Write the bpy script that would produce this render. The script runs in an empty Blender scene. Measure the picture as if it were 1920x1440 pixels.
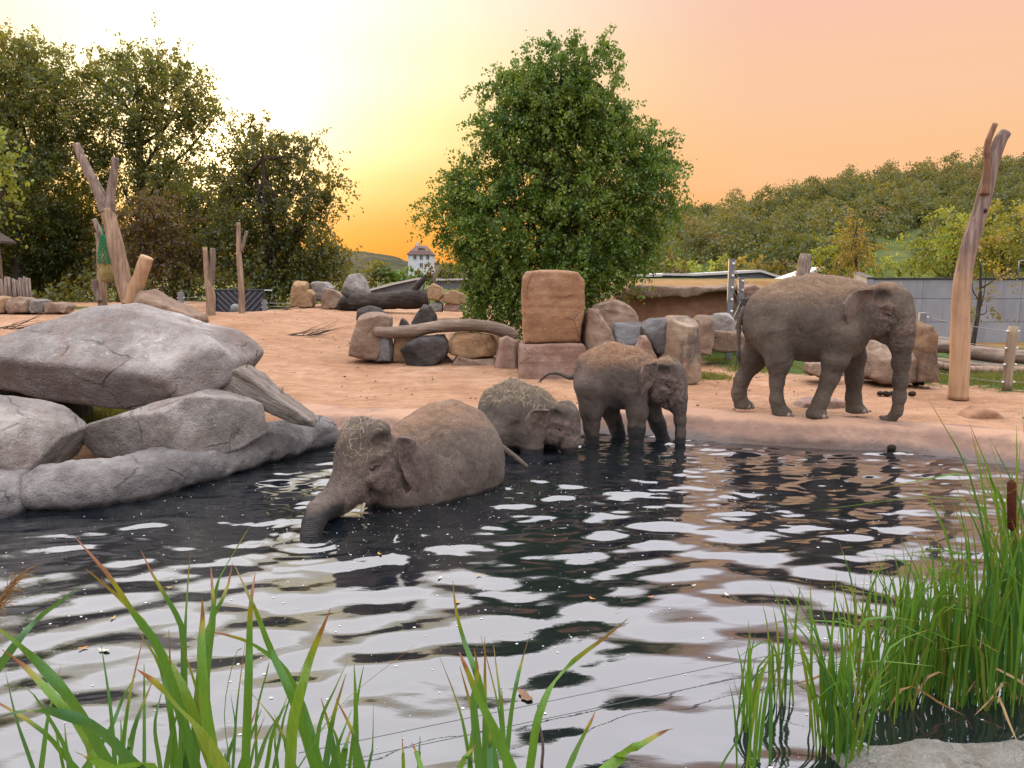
import bpy, math, random
import numpy as np
from mathutils import Vector, Matrix

R = math.radians
S = bpy.context.scene
COL = S.collection
rng = np.random.default_rng(7)

# ------------------------------------------------------------------ camera
PITCH = R(7.9)
CAM = np.array([0.0, 0.0, 2.7])
FPX = 1440.0                       # focal length in pixels of the 1920 px wide frame
cd = bpy.data.cameras.new('camera')
cd.sensor_width = 36.0
cd.lens = 36.0 * FPX / 1920.0
cd.clip_start = 0.05
cd.clip_end = 6000
cam = bpy.data.objects.new('camera', cd)
COL.objects.link(cam)
cam.location = CAM
cam.rotation_euler = (math.pi / 2 - PITCH, 0, 0)
S.camera = cam

# ------------------------------------------------------------------ sky
SUN_EL, SUN_AZ = R(8.2), R(-20.8)          # low sun behind the trees on the left
SUN = (math.sin(SUN_AZ) * math.cos(SUN_EL), math.cos(SUN_AZ) * math.cos(SUN_EL), math.sin(SUN_EL))
W = bpy.data.worlds.new('World')
S.world = W
W.use_nodes = True
nt = W.node_tree
nt.nodes.clear()
def wn(t, **kw):
    n = nt.nodes.new(t)
    for k, v in kw.items():
        setattr(n, k, v)
    return n
def wmath(op, a, b=None, clamp=False):
    n = wn('ShaderNodeMath', operation=op, use_clamp=clamp)
    for i, v in enumerate((a, b)):
        if v is None: continue
        if isinstance(v, (int, float)): n.inputs[i].default_value = v
        else: nt.links.new(v, n.inputs[i])
    return n.outputs[0]
def wramp(fac, stops):
    n = wn('ShaderNodeValToRGB')
    cr = n.color_ramp
    cr.interpolation = 'EASE'
    while len(cr.elements) < len(stops): cr.elements.new(0.5)
    for e, (p, c) in zip(cr.elements, stops):
        e.position = p; e.color = (*c, 1)
    nt.links.new(fac, n.inputs[0])
    return n.outputs[0]
def wmix(fac, a, b, blend='MIX'):
    n = wn('ShaderNodeMix', data_type='RGBA', blend_type=blend, clamp_factor=True)
    for sock, v in ((n.inputs[0], fac), (n.inputs[6], a), (n.inputs[7], b)):
        if isinstance(v, (int, float)): sock.default_value = v
        elif isinstance(v, tuple): sock.default_value = (*v, 1)
        else: nt.links.new(v, sock)
    return n.outputs[2]
tc = wn('ShaderNodeTexCoord')
sp = wn('ShaderNodeSeparateXYZ')
nt.links.new(tc.outputs['Generated'], sp.inputs[0])
X, Y_, Z = sp.outputs
zc = wmath('MAXIMUM', Z, 0.0)
hl = wmath('SQRT', wmath('ADD', wmath('ADD', wmath('MULTIPLY', X, X), wmath('MULTIPLY', Y_, Y_)), 1e-6))
sh = math.hypot(SUN[0], SUN[1])
ch = wmath('DIVIDE', wmath('ADD', wmath('MULTIPLY', X, SUN[0] / sh), wmath('MULTIPLY', Y_, SUN[1] / sh)), hl)
mr = wn('ShaderNodeMapRange', interpolation_type='SMOOTHSTEP')
nt.links.new(ch, mr.inputs[0]); mr.inputs[1].default_value = 0.78; mr.inputs[2].default_value = 1.0
near = mr.outputs[0]
mr2 = wn('ShaderNodeMapRange', interpolation_type='SMOOTHSTEP')
nt.links.new(ch, mr2.inputs[0]); mr2.inputs[1].default_value = -0.6; mr2.inputs[2].default_value = 0.6
front = mr2.outputs[0]
ramp_near = wramp(zc, [(0.0, (0.98, .29, .03)), (.055, (1.0, .38, .035)), (.11, (1.0, .50, .070)), (.17, (1.0, .66, .20)),
                       (.25, (1.0, .82, .47)), (.32, (1.0, .88, .66)), (.38, (1.4, 1.3, 1.2)), (.46, (3.0, 2.9, 3.0)), (1.0, (4.1, 4.0, 4.2))])
ramp_far = wramp(zc, [(0.0, (.95, .36, .10)), (.06, (.97, .46, .17)), (.13, (.97, .55, .28)), (.22, (.96, .58, .36)),
                      (.32, (.94, .56, .42)), (.37, (1.15, .92, .88)), (.47, (2.9, 2.78, 3.0)), (1.0, (4.1, 4.0, 4.2))])
ramp_back = wramp(zc, [(0.0, (.62, .55, .60)), (.2, (.72, .68, .80)), (.5, (2.7, 2.6, 2.75)), (1.0, (4.1, 4.0, 4.2))])
skyc = wmix(near, ramp_far, ramp_near)
skyc = wmix(front, ramp_back, skyc)
dotn = wn('ShaderNodeVectorMath', operation='DOT_PRODUCT')
nt.links.new(tc.outputs['Generated'], dotn.inputs[0]); dotn.inputs[1].default_value = SUN
dp = wmath('MAXIMUM', dotn.outputs['Value'], 0.0)
# hazy aureole round the sun, dimmed by the thick air right at the horizon
mr3 = wn('ShaderNodeMapRange', interpolation_type='SMOOTHSTEP')
nt.links.new(Z, mr3.inputs[0]); mr3.inputs[1].default_value = 0.03; mr3.inputs[2].default_value = 0.20
g1 = wmath('MULTIPLY', wmath('MULTIPLY', wmath('POWER', dp, 34.0), .95), mr3.outputs[0])
g2 = wmath('MULTIPLY', wmath('POWER', dp, 300.0), 2.4)
glow = wmix(1.0, wmix(1.0, (1.0, .92, .75), wmath('ADD', g1, 0.0), 'MULTIPLY'), wmix(1.0, (1.0, .80, .42), g2, 'MULTIPLY'), 'ADD')
skyc = wmix(1.0, skyc, glow, 'ADD')
nish = wn('ShaderNodeTexSky', sky_type='NISHITA', sun_disc=False)
nish.sun_elevation = SUN_EL
nish.sun_rotation = SUN_AZ
nish.dust_density = 3.0
nish.altitude = 250
bg1 = wn('ShaderNodeBackground'); nt.links.new(skyc, bg1.inputs[0]); bg1.inputs[1].default_value = 1.0
bg2 = wn('ShaderNodeBackground'); nt.links.new(nish.outputs[0], bg2.inputs[0]); bg2.inputs[1].default_value = 0.004
ad = wn('ShaderNodeAddShader'); nt.links.new(bg1.outputs[0], ad.inputs[0]); nt.links.new(bg2.outputs[0], ad.inputs[1])
wo = wn('ShaderNodeOutputWorld'); nt.links.new(ad.outputs[0], wo.inputs[0])

# ------------------------------------------------------------------ sun lamp (weak, veiled by haze and leaves)
sl = bpy.data.lights.new('sun', 'SUN')
sl.energy = 3.0
sl.angle = R(4)
sl.color = (1.0, .62, .30)
so = bpy.data.objects.new('sun', sl)
COL.objects.link(so)
so.rotation_euler = Vector(SUN).to_track_quat('Z', 'Y').to_euler()

vs = S.view_settings
vs.view_transform = 'Standard'
vs.look = 'None'
vs.exposure = 0.0
vs.gamma = 1.0
vs.use_curve_mapping = False
S.cycles.max_bounces = 7
S.cycles.diffuse_bounces = 3
S.cycles.glossy_bounces = 3
S.cycles.transmission_bounces = 4
S.cycles.transparent_max_bounces = 8
S.cycles.use_denoising = True
S.cycles.use_adaptive_sampling = True
S.cycles.adaptive_threshold = 0.015
# ================================================================== helpers
CP, SP_ = math.cos(PITCH), math.sin(PITCH)
def ray(px, py):
    u = (px - 960) / FPX; v = (py - 720) / FPX
    return np.array([u, CP - v * SP_, -SP_ - v * CP])
def at(px, py, Y):
    d = ray(px, py); return CAM + d * (Y / d[1])
def gp(px, py, z=0.0):
    d = ray(px, py); return CAM + d * ((z - CAM[2]) / d[2])

def sstep(a, b, x):
    t = np.clip((x - a) / (b - a), 0, 1); return t * t * (3 - 2 * t)

def vnoise(p, seed=0):
    p = np.asarray(p, float)
    i = np.floor(p).astype(np.int64); f = p - i
    u = f * f * (3 - 2 * f)
    out = np.zeros(p.shape[:-1])
    for dx in (0, 1):
        wx = u[..., 0] if dx else 1 - u[..., 0]
        for dy in (0, 1):
            wy = u[..., 1] if dy else 1 - u[..., 1]
            for dz in (0, 1):
                wz = u[..., 2] if dz else 1 - u[..., 2]
                h = (i[..., 0] + dx) * 374761393 + (i[..., 1] + dy) * 668265263 + (i[..., 2] + dz) * 1442695041 + seed * 1274126177
                h &= 0xffffffff
                h = ((h ^ (h >> 13)) * 1274126177) & 0xffffffff
                h = ((h ^ (h >> 15)) * 668265263) & 0xffffffff
                h ^= h >> 16
                out += wx * wy * wz * ((h & 0xffff) / 32767.5 - 1)
    return out
def fbm(p, octs=3, seed=0, gain=.5, lac=2.1):
    p = np.asarray(p, float); a = 1; o = 0
    for k in range(octs):
        o = o + a * vnoise(p * lac ** k + k * 17.3, seed + k); a *= gain
    return o
def n2(x, y, s, seed=0):
    x = np.asarray(x, float); y = np.asarray(y, float)
    return vnoise(np.stack([x * s, y * s, np.zeros_like(x) + .5], -1), seed)

def smin(a, b, k):
    h = np.maximum(k - np.abs(a - b), 0) / k
    return np.minimum(a, b) - h * h * k * .25
def smax(a, b, k):
    return -smin(-a, -b, k)

def surface_nets(F, org, h):
    nx, ny, nz = F.shape
    ins = F < 0
    c = [(0,0,0),(1,0,0),(0,1,0),(1,1,0),(0,0,1),(1,0,1),(0,1,1),(1,1,1)]
    sl_ = lambda A, o: A[o[0]:nx-1+o[0], o[1]:ny-1+o[1], o[2]:nz-1+o[2]]
    cnt = sum(sl_(ins, o).astype(np.int8) for o in c)
    act = (cnt > 0) & (cnt < 8)
    idx = -np.ones(act.shape, np.int64)
    I, J, K = np.nonzero(act)
    idx[I, J, K] = np.arange(len(I))
    vals = [F[I+o[0], J+o[1], K+o[2]] for o in c]
    P = np.zeros((len(I), 3)); n = np.zeros(len(I))
    ed = [(0,1),(2,3),(4,5),(6,7),(0,2),(1,3),(4,6),(5,7),(0,4),(1,5),(2,6),(3,7)]
    ca = np.array(c, float)
    for a, b in ed:
        va, vb = vals[a], vals[b]
        m = (va < 0) != (vb < 0)
        t = np.where(m, va / np.where(m, va - vb, 1), 0)
        P += np.where(m[:, None], ca[a] + t[:, None] * (ca[b] - ca[a]), 0); n += m
    P = (P / n[:, None] + np.stack([I, J, K], 1)) * h + org
    faces = []
    for ax in range(3):
        a1, a2 = (ax + 1) % 3, (ax + 2) % 3
        s0 = [slice(None)] * 3; s1 = [slice(None)] * 3
        s0[ax] = slice(0, -1); s1[ax] = slice(1, None)
        A = ins[tuple(s0)]; B = ins[tuple(s1)]
        ch_ = A != B
        e = np.array(np.nonzero(ch_)).T
        ok = (e[:, a1] > 0) & (e[:, a2] > 0) & (e[:, a1] < F.shape[a1]-1) & (e[:, a2] < F.shape[a2]-1)
        e = e[ok]
        def cell(d1, d2):
            q = e.copy(); q[:, a1] += d1; q[:, a2] += d2
            return idx[q[:, 0], q[:, 1], q[:, 2]]
        q = np.stack([cell(-1, -1), cell(0, -1), cell(0, 0), cell(-1, 0)], 1)
        flip = ~A[e[:, 0], e[:, 1], e[:, 2]]
        q[flip] = q[flip][:, ::-1]
        faces.append(q)
    return P, np.concatenate(faces)

def mesh_from(name, V, Fc, smooth=True):
    """V (n,3); Fc an (m,k) array or a list of index lists"""
    me = bpy.data.meshes.new(name)
    V = np.asarray(V, np.float32)
    if isinstance(Fc, np.ndarray):
        k = Fc.shape[1]; m = len(Fc)
        me.vertices.add(len(V)); me.vertices.foreach_set('co', V.ravel())
        me.loops.add(m * k); me.loops.foreach_set('vertex_index', Fc.astype(np.int32).ravel())
        me.polygons.add(m)
        me.polygons.foreach_set('loop_start', np.arange(0, m * k, k, dtype=np.int32))
        me.polygons.foreach_set('loop_total', np.full(m, k, np.int32))
        me.update(calc_edges=True)
    else:
        me.from_pydata([tuple(map(float, v)) for v in V], [], [tuple(map(int, f)) for f in Fc])
    if smooth:
        me.polygons.foreach_set('use_smooth', np.ones(len(me.polygons), bool))
    me.update()
    return me
def fattr(me, name, vals, dom='POINT'):
    a = me.attributes.new(name, 'FLOAT', dom); a.data.foreach_set('value', np.asarray(vals, np.float32))
def tag(o, label=None, cat=None, group=None, kind=None):
    if label: o['label'] = label
    if cat: o['category'] = cat
    if group: o['group'] = group
    if kind: o['kind'] = kind
    return o
def obj(name, me, mat=None, parent=None, loc=None):
    o = bpy.data.objects.new(name, me); COL.objects.link(o)
    if mat is not None and me is not None and len(me.materials) == 0: me.materials.append(mat)
    if parent is not None: o.parent = parent
    if loc is not None: o.location = tuple(map(float, loc))
    return o
def empty(name, loc, label, cat, group=None):
    o = bpy.data.objects.new(name, None); COL.objects.link(o)
    o.location = tuple(map(float, loc)); o.empty_display_size = .2
    return tag(o, label, cat, group)

class MB:
    """collects simple shapes into one mesh"""
    def __init__(s): s.v = []; s.f = []
    def add(s, V, F):
        b = len(s.v); s.v += [tuple(map(float, v)) for v in V]; s.f += [tuple(int(i) + b for i in f) for f in F]; return s
    def box(s, c, d, rot=None, bev=0.0):
        x, y, z = np.array(d, float) / 2
        b = min(bev, x * .9, y * .9, z * .9)
        if b <= 0:
            V = np.array([(i, j, k) for i in (-x, x) for j in (-y, y) for k in (-z, z)])
            F = [(0,1,3,2),(4,6,7,5),(0,4,5,1),(2,3,7,6),(0,2,6,4),(1,5,7,3)]
        else:
            V = []; 
            for i in (-1, 1):
                for j in (-1, 1):
                    for k in (-1, 1):
                        V += [(i*x, j*(y-b), k*(z-b)), (i*(x-b), j*y, k*(z-b)), (i*(x-b), j*(y-b), k*z)]
            V = np.array(V)
            q = lambda i, j, k, a: ((i*2+j)*2+k)*3+a
            F = [(q(0,0,0,0),q(0,0,1,0),q(0,1,1,0),q(0,1,0,0)),(q(1,0,0,0),q(1,1,0,0),q(1,1,1,0),q(1,0,1,0)),
                 (q(0,0,0,1),q(1,0,0,1),q(1,0,1,1),q(0,0,1,1)),(q(0,1,0,1),q(0,1,1,1),q(1,1,1,1),q(1,1,0,1)),
                 (q(0,0,0,2),q(0,1,0,2),q(1,1,0,2),q(1,0,0,2)),(q(0,0,1,2),q(1,0,1,2),q(1,1,1,2),q(0,1,1,2))]
            for j in (0,1):
                for k in (0,1):
                    pass
            def quad(a, b_, c_, d_): F.append((a, b_, c_, d_))
            for i in (0,1):
                for j in (0,1): quad(q(i,j,0,0),q(i,j,1,0),q(i,j,1,1),q(i,j,0,1))
                for k in (0,1): quad(q(i,0,k,0),q(i,1,k,0),q(i,1,k,2),q(i,0,k,2))
            for j in (0,1):
                for k in (0,1): quad(q(0,j,k,1),q(1,j,k,1),q(1,j,k,2),q(0,j,k,2))
            for i in (0,1):
                for j in (0,1):
                    for k in (0,1): F.append((q(i,j,k,0),q(i,j,k,1),q(i,j,k,2)))
        if rot is not None: V = V @ np.array(rot).T
        return s.add(V + np.array(c, float), F)
    def tube(s, pts, rad, n=10, cap=True, wob=0.0, seed=0, flat=1.0):
        V, F = tube_vf(pts, rad, n, cap, wob, seed, flat); return s.add(V, F)
    def build(s, name, mat, parent=None, smooth=False, loc=None):
        me = mesh_from(name, np.array(s.v), s.f, smooth)
        return obj(name, me, mat, parent, loc)

def catmull(P, n):
    P = np.asarray(P, float)
    if len(P) == 2:
        t = np.linspace(0, 1, n)[:, None]; return P[0] * (1 - t) + P[1] * t
    Q = np.vstack([2 * P[0] - P[1], P, 2 * P[-1] - P[-2]])
    ts = np.linspace(0, len(P) - 1 - 1e-9, n); o = []
    for t in ts:
        i = int(t); f = t - i
        a, b, c, d = Q[i:i+4]
        o.append(.5 * ((2*b) + (c-a)*f + (2*a-5*b+4*c-d)*f*f + (3*b-a-3*c+d)*f**3))
    return np.array(o)
def frames(P):
    T = np.gradient(P, axis=0); T /= np.linalg.norm(T, axis=1)[:, None] + 1e-9
    u = np.array([1.0, 0, 0]) if abs(T[0][0]) < .8 else np.array([0, 1.0, 0])
    U = []; 
    for t in T:
        u = u - t * np.dot(u, t); u /= np.linalg.norm(u) + 1e-9; U.append(u.copy())
    U = np.array(U); return T, U, np.cross(T, U)
def tube_vf(pts, rad, n=10, cap=True, wob=0.0, seed=0, flat=1.0):
    P = np.asarray(pts, float); m = len(P)
    rad = np.interp(np.linspace(0, 1, m), np.linspace(0, 1, len(np.atleast_1d(rad))), np.atleast_1d(rad))
    T, U, B = frames(P)
    a = np.linspace(0, 2 * math.pi, n, endpoint=False)
    V = P[:, None] + rad[:, None, None] * (np.cos(a)[None, :, None] * U[:, None] + flat * np.sin(a)[None, :, None] * B[:, None])
    if wob:
        r_ = rad.mean()
        q = V / (r_ * 2.2)
        w = fbm(q, 3, seed); 
        V = P[:, None] + (V - P[:, None]) * (1 + wob * w)[..., None]
    V = V.reshape(-1, 3); F = []
    for i in range(m - 1):
        for j in range(n):
            k = (j + 1) % n
            F.append((i*n+j, i*n+k, (i+1)*n+k, (i+1)*n+j))
    if cap:
        F.append(tuple(range(n))[::-1]); F.append(tuple((m-1)*n+j for j in range(n)))
    return V, F

# ------------------------------------------------------------------ materials
ALB = .62      # one common scale for the measured surface colours below
class NB:
    """small node-graph builder"""
    def __init__(s, name):
        s.m = bpy.data.materials.new(name); s.m.use_nodes = True
        s.t = s.m.node_tree; s.t.nodes.clear()
        s.out = s.t.nodes.new('ShaderNodeOutputMaterial')
        s.tc = s.t.nodes.new('ShaderNodeTexCoord')
        oi = s.t.nodes.new('ShaderNodeObjectInfo')
        s.oi = oi
        mu = s.n('ShaderNodeVectorMath', operation='SCALE'); s.l(oi.outputs['Random'], mu.inputs[3]); mu.inputs[0].default_value = (37, 53, 71)
        ad = s.n('ShaderNodeVectorMath', operation='ADD'); s.l(s.tc.outputs['Object'], ad.inputs[0]); s.l(mu.outputs[0], ad.inputs[1])
        s.co = ad.outputs[0]
    def n(s, t, **kw):
        n = s.t.nodes.new(t)
        for k, v in kw.items(): setattr(n, k, v)
        return n
    def l(s, a, b): s.t.links.new(a, b)
    def put(s, sock, v):
        if v is None: return
        if isinstance(v, (int, float)): sock.default_value = v
        elif isinstance(v, tuple): sock.default_value = (*v, 1) if len(v) == 3 and len(sock.default_value) == 4 else v
        else: s.l(v, sock)
    def noise(s, scale, det=4, rough=.55, co=None, stretch=None, dist=0.0, out='Fac'):
        n = s.n('ShaderNodeTexNoise'); co = co or s.co
        if stretch:
            mp = s.n('ShaderNodeMapping'); s.l(co, mp.inputs[0]); mp.inputs['Scale'].default_value = stretch; co = mp.outputs[0]
        s.l(co, n.inputs['Vector']); n.inputs['Scale'].default_value = scale; n.inputs['Detail'].default_value = det
        n.inputs['Roughness'].default_value = rough; n.inputs['Distortion'].default_value = dist
        return n.outputs[out]
    def voro(s, scale, feature='F1', co=None, out='Distance', stretch=None):
        n = s.n('ShaderNodeTexVoronoi', feature=feature); co = co or s.co
        if stretch:
            mp = s.n('ShaderNodeMapping'); s.l(co, mp.inputs[0]); mp.inputs['Scale'].default_value = stretch; co = mp.outputs[0]
        s.l(co, n.inputs['Vector']); n.inputs['Scale'].default_value = scale
        return n.outputs[out]
    def ramp(s, fac, stops, interp='LINEAR'):
        n = s.n('ShaderNodeValToRGB'); cr = n.color_ramp; cr.interpolation = interp
        while len(cr.elements) < len(stops): cr.elements.new(.5)
        for e, (p, c) in zip(cr.elements, stops):
            e.position = p; e.color = (*c, 1) if isinstance(c, tuple) else (c, c, c, 1)
        s.l(fac, n.inputs[0]); return n.outputs[0]
    def math(s, op, a, b=None, clamp=False):
        n = s.n('ShaderNodeMath', operation=op, use_clamp=clamp); s.put(n.inputs[0], a); s.put(n.inputs[1], b); return n.outputs[0]
    def mapr(s, v, a, b, c=0., d=1.):
        n = s.n('ShaderNodeMapRange', interpolation_type='SMOOTHSTEP'); s.put(n.inputs[0], v)
        for i, q in enumerate((a, b, c, d)): n.inputs[i + 1].default_value = q
        return n.outputs[0]
    def mix(s, fac, a, b, blend='MIX'):
        n = s.n('ShaderNodeMix', data_type='RGBA', blend_type=blend)
        s.put(n.inputs[0], fac); s.put(n.inputs[6], a); s.put(n.inputs[7], b); return n.outputs[2]
    def attr(s, name, out='Fac'):
        n = s.n('ShaderNodeAttribute', attribute_name=name); return n.outputs[out]
    def bump(s, h, strength=.3, dist=.02, nrm=None):
        n = s.n('ShaderNodeBump'); s.l(h, n.inputs['Height']); n.inputs['Strength'].default_value = strength; n.inputs['Distance'].default_value = dist
        if nrm is not None: s.l(nrm, n.inputs['Normal'])
        return n.outputs[0]
    def pbr(s, col, rough=.8, nrm=None, spec=.3, **kw):
        p = s.n('ShaderNodeBsdfPrincipled'); s.put(p.inputs['Base Color'], s.mix(1.0, col, (ALB, ALB, ALB), 'MULTIPLY')); s.put(p.inputs['Roughness'], rough)
        p.inputs['Specular IOR Level'].default_value = spec
        if nrm is not None: s.l(nrm, p.inputs['Normal'])
        for k, v in kw.items(): s.put(p.inputs[k.replace('_', ' ')], v)
        return p.outputs[0]
    def done(s, sh): s.l(sh, s.out.inputs[0]); return s.m

def rock_mat(name, base, dark, light, scale=1.0, strata=0.0, stain=None, stain_amt=.5, bump=.5, rough=.85, wet=False, topcol=None, topz=1.0):
    b = NB(name)
    n1 = b.noise(1.1 * scale, 6, .6)
    n2_ = b.noise(5.5 * scale, 5, .65)
    n3 = b.noise(45, 3, .6)
    col = b.ramp(n1, [(.30, dark), (.48, base), (.70, light)])
    col = b.mix(b.mapr(n2_, .42, .62), col, b.mix(.5, col, dark))
    if stain:
        ns = b.noise(1.9 * scale, 5, .7, stretch=(1, 1, .6))
        col = b.mix(b.math('MULTIPLY', b.mapr(ns, .47, .63), stain_amt), col, stain)
    col = b.mix(b.math('MULTIPLY', b.mapr(n3, .35, .75), .35), col, b.mix(.5, col, light))
    cr = b.voro(1.5 * scale, 'DISTANCE_TO_EDGE', co=b.mix(.22, b.co, b.noise(2.2 * scale, 5, .65, out='Color')))
    cmask = b.mapr(b.noise(1.4 * scale, 3), .50, .60)
    crk = b.math('MAXIMUM', b.mapr(cr, .0, .018), b.math('SUBTRACT', 1.0, cmask))
    col = b.mix(b.math('MULTIPLY', b.math('SUBTRACT', 1.0, crk), .6), col, tuple(c * .35 for c in dark))
    spk = b.noise(150, 2, .6)
    col = b.mix(b.math('MULTIPLY', b.mapr(spk, .56, .66), .5), col, tuple(c * .55 for c in dark))
    lich = b.math('MULTIPLY', b.mapr(b.noise(14 * scale, 4, .7), .60, .68), b.mapr(b.noise(.9 * scale, 3), .48, .60))
    col = b.mix(b.math('MULTIPLY', lich, .55), col, tuple(min(1, c * 1.35) for c in light))
    h = b.math('ADD', b.math('MULTIPLY', n2_, .9), b.math('ADD', b.math('MULTIPLY', n3, .38), b.math('MULTIPLY', b.noise(16 * scale, 4, .7), .5)))
    h = b.math('ADD', h, b.math('MULTIPLY', crk, .35))
    if strata:
        st = b.noise(3.0, 4, .6, stretch=(.35, .35, 4.0))
        h = b.math('ADD', h, b.math('MULTIPLY', st, strata))
        col = b.mix(b.math('MULTIPLY', b.mapr(st, .45, .65), .3), col, dark)
    # pits
    pit = b.mapr(b.voro(9 * scale), .0, .16)
    h = b.math('ADD', h, b.math('MULTIPLY', pit, .18))
    if wet:   # dark water mark along the pond
        ps = b.n('ShaderNodeSeparateXYZ'); b.l(b.n('ShaderNodeNewGeometry').outputs['Position'], ps.inputs[0])
        wm = b.mapr(b.math('ADD', ps.outputs[2], b.math('MULTIPLY', b.math('SUBTRACT', n2_, .5), .10)), .10, .02)
        col = b.mix(b.math('MULTIPLY', wm, .8), col, (.022, .020, .020))
    if topcol:   # paler upper part, ochre-brown lower part with a noisy border
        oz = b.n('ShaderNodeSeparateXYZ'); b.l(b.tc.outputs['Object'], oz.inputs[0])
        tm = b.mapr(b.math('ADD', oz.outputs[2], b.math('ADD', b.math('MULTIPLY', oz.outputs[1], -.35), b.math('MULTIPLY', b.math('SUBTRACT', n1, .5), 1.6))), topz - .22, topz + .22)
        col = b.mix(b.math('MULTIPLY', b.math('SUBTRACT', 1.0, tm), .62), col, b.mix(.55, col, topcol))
    return b.done(b.pbr(col, rough, b.bump(h, bump, .085), .25))

def wood_mat(name, base, dark, light, stretch=(9, 9, .7), bump=.5):
    b = NB(name)
    g = b.noise(1.6, 5, .6, stretch=stretch)
    p = b.noise(1.2, 4, .6)
    col = b.ramp(g, [(.32, dark), (.5, base), (.68, light)])
    col = b.mix(b.mapr(p, .4, .66), col, b.mix(.55, col, dark))
    h = b.math('ADD', b.math('MULTIPLY', g, .8), b.math('MULTIPLY', b.noise(40, 3), .15))
    return b.done(b.pbr(col, .85, b.bump(h, bump, .03), .2))

def plain_mat(name, col, rough=.7, var=.25, scale=8, spec=.3, metallic=0.0, bump=.15):
    b = NB(name)
    n_ = b.noise(scale, 5, .6)
    dk = tuple(c * (1 - var) for c in col); lt = tuple(min(1, c * (1 + var)) for c in col)
    c = b.ramp(n_, [(.3, dk), (.7, lt)])
    return b.done(b.pbr(c, rough, b.bump(n_, bump, .01), spec, Metallic=metallic))

def leaf_mat(name, cols, trans=.45, rough=.6, through=(.46, .36, .035)):
    """cols: stops over the per-leaf value 'tint'; leaves let light through"""
    b = NB(name)
    c = b.mix(1.0, b.ramp(b.attr('tint'), cols), (.74, .74, .74), 'MULTIPLY')
    d = b.n('ShaderNodeBsdfDiffuse'); b.l(c, d.inputs[0])
    t = b.n('ShaderNodeBsdfTranslucent'); b.l(b.mix(.55, c, through), t.inputs[0])
    g = b.n('ShaderNodeBsdfGlossy'); g.inputs['Roughness'].default_value = .45; g.inputs[0].default_value = (.6, .6, .6, 1)
    m1 = b.n('ShaderNodeMixShader'); m1.inputs[0].default_value = trans; b.l(d.outputs[0], m1.inputs[1]); b.l(t.outputs[0], m1.inputs[2])
    m2 = b.n('ShaderNodeMixShader'); m2.inputs[0].default_value = .05; b.l(m1.outputs[0], m2.inputs[1]); b.l(g.outputs[0], m2.inputs[2])
    return b.done(m2.outputs[0])

# ------------------------------------------------------------------ rocks: an outline with real depth, worn and faceted
def poly_sd(x, z, P):
    P = np.asarray(P, float); n = len(P)
    d = np.full(x.shape, 1e9); inside = np.zeros(x.shape, bool)
    for i in range(n):
        a = P[i]; b = P[(i + 1) % n]
        e = b - a; wx = x - a[0]; wz = z - a[1]
        t = np.clip((wx * e[0] + wz * e[1]) / (e @ e + 1e-12), 0, 1)
        d = np.minimum(d, (wx - t * e[0]) ** 2 + (wz - t * e[1]) ** 2)
        c1 = (a[1] <= z) != (b[1] <= z)
        xx = a[0] + (z - a[1]) / (b[1] - a[1] + 1e-12) * e[0]
        inside ^= c1 & (x < xx)
    d = np.sqrt(d); return np.where(inside, -d, d)

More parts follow.
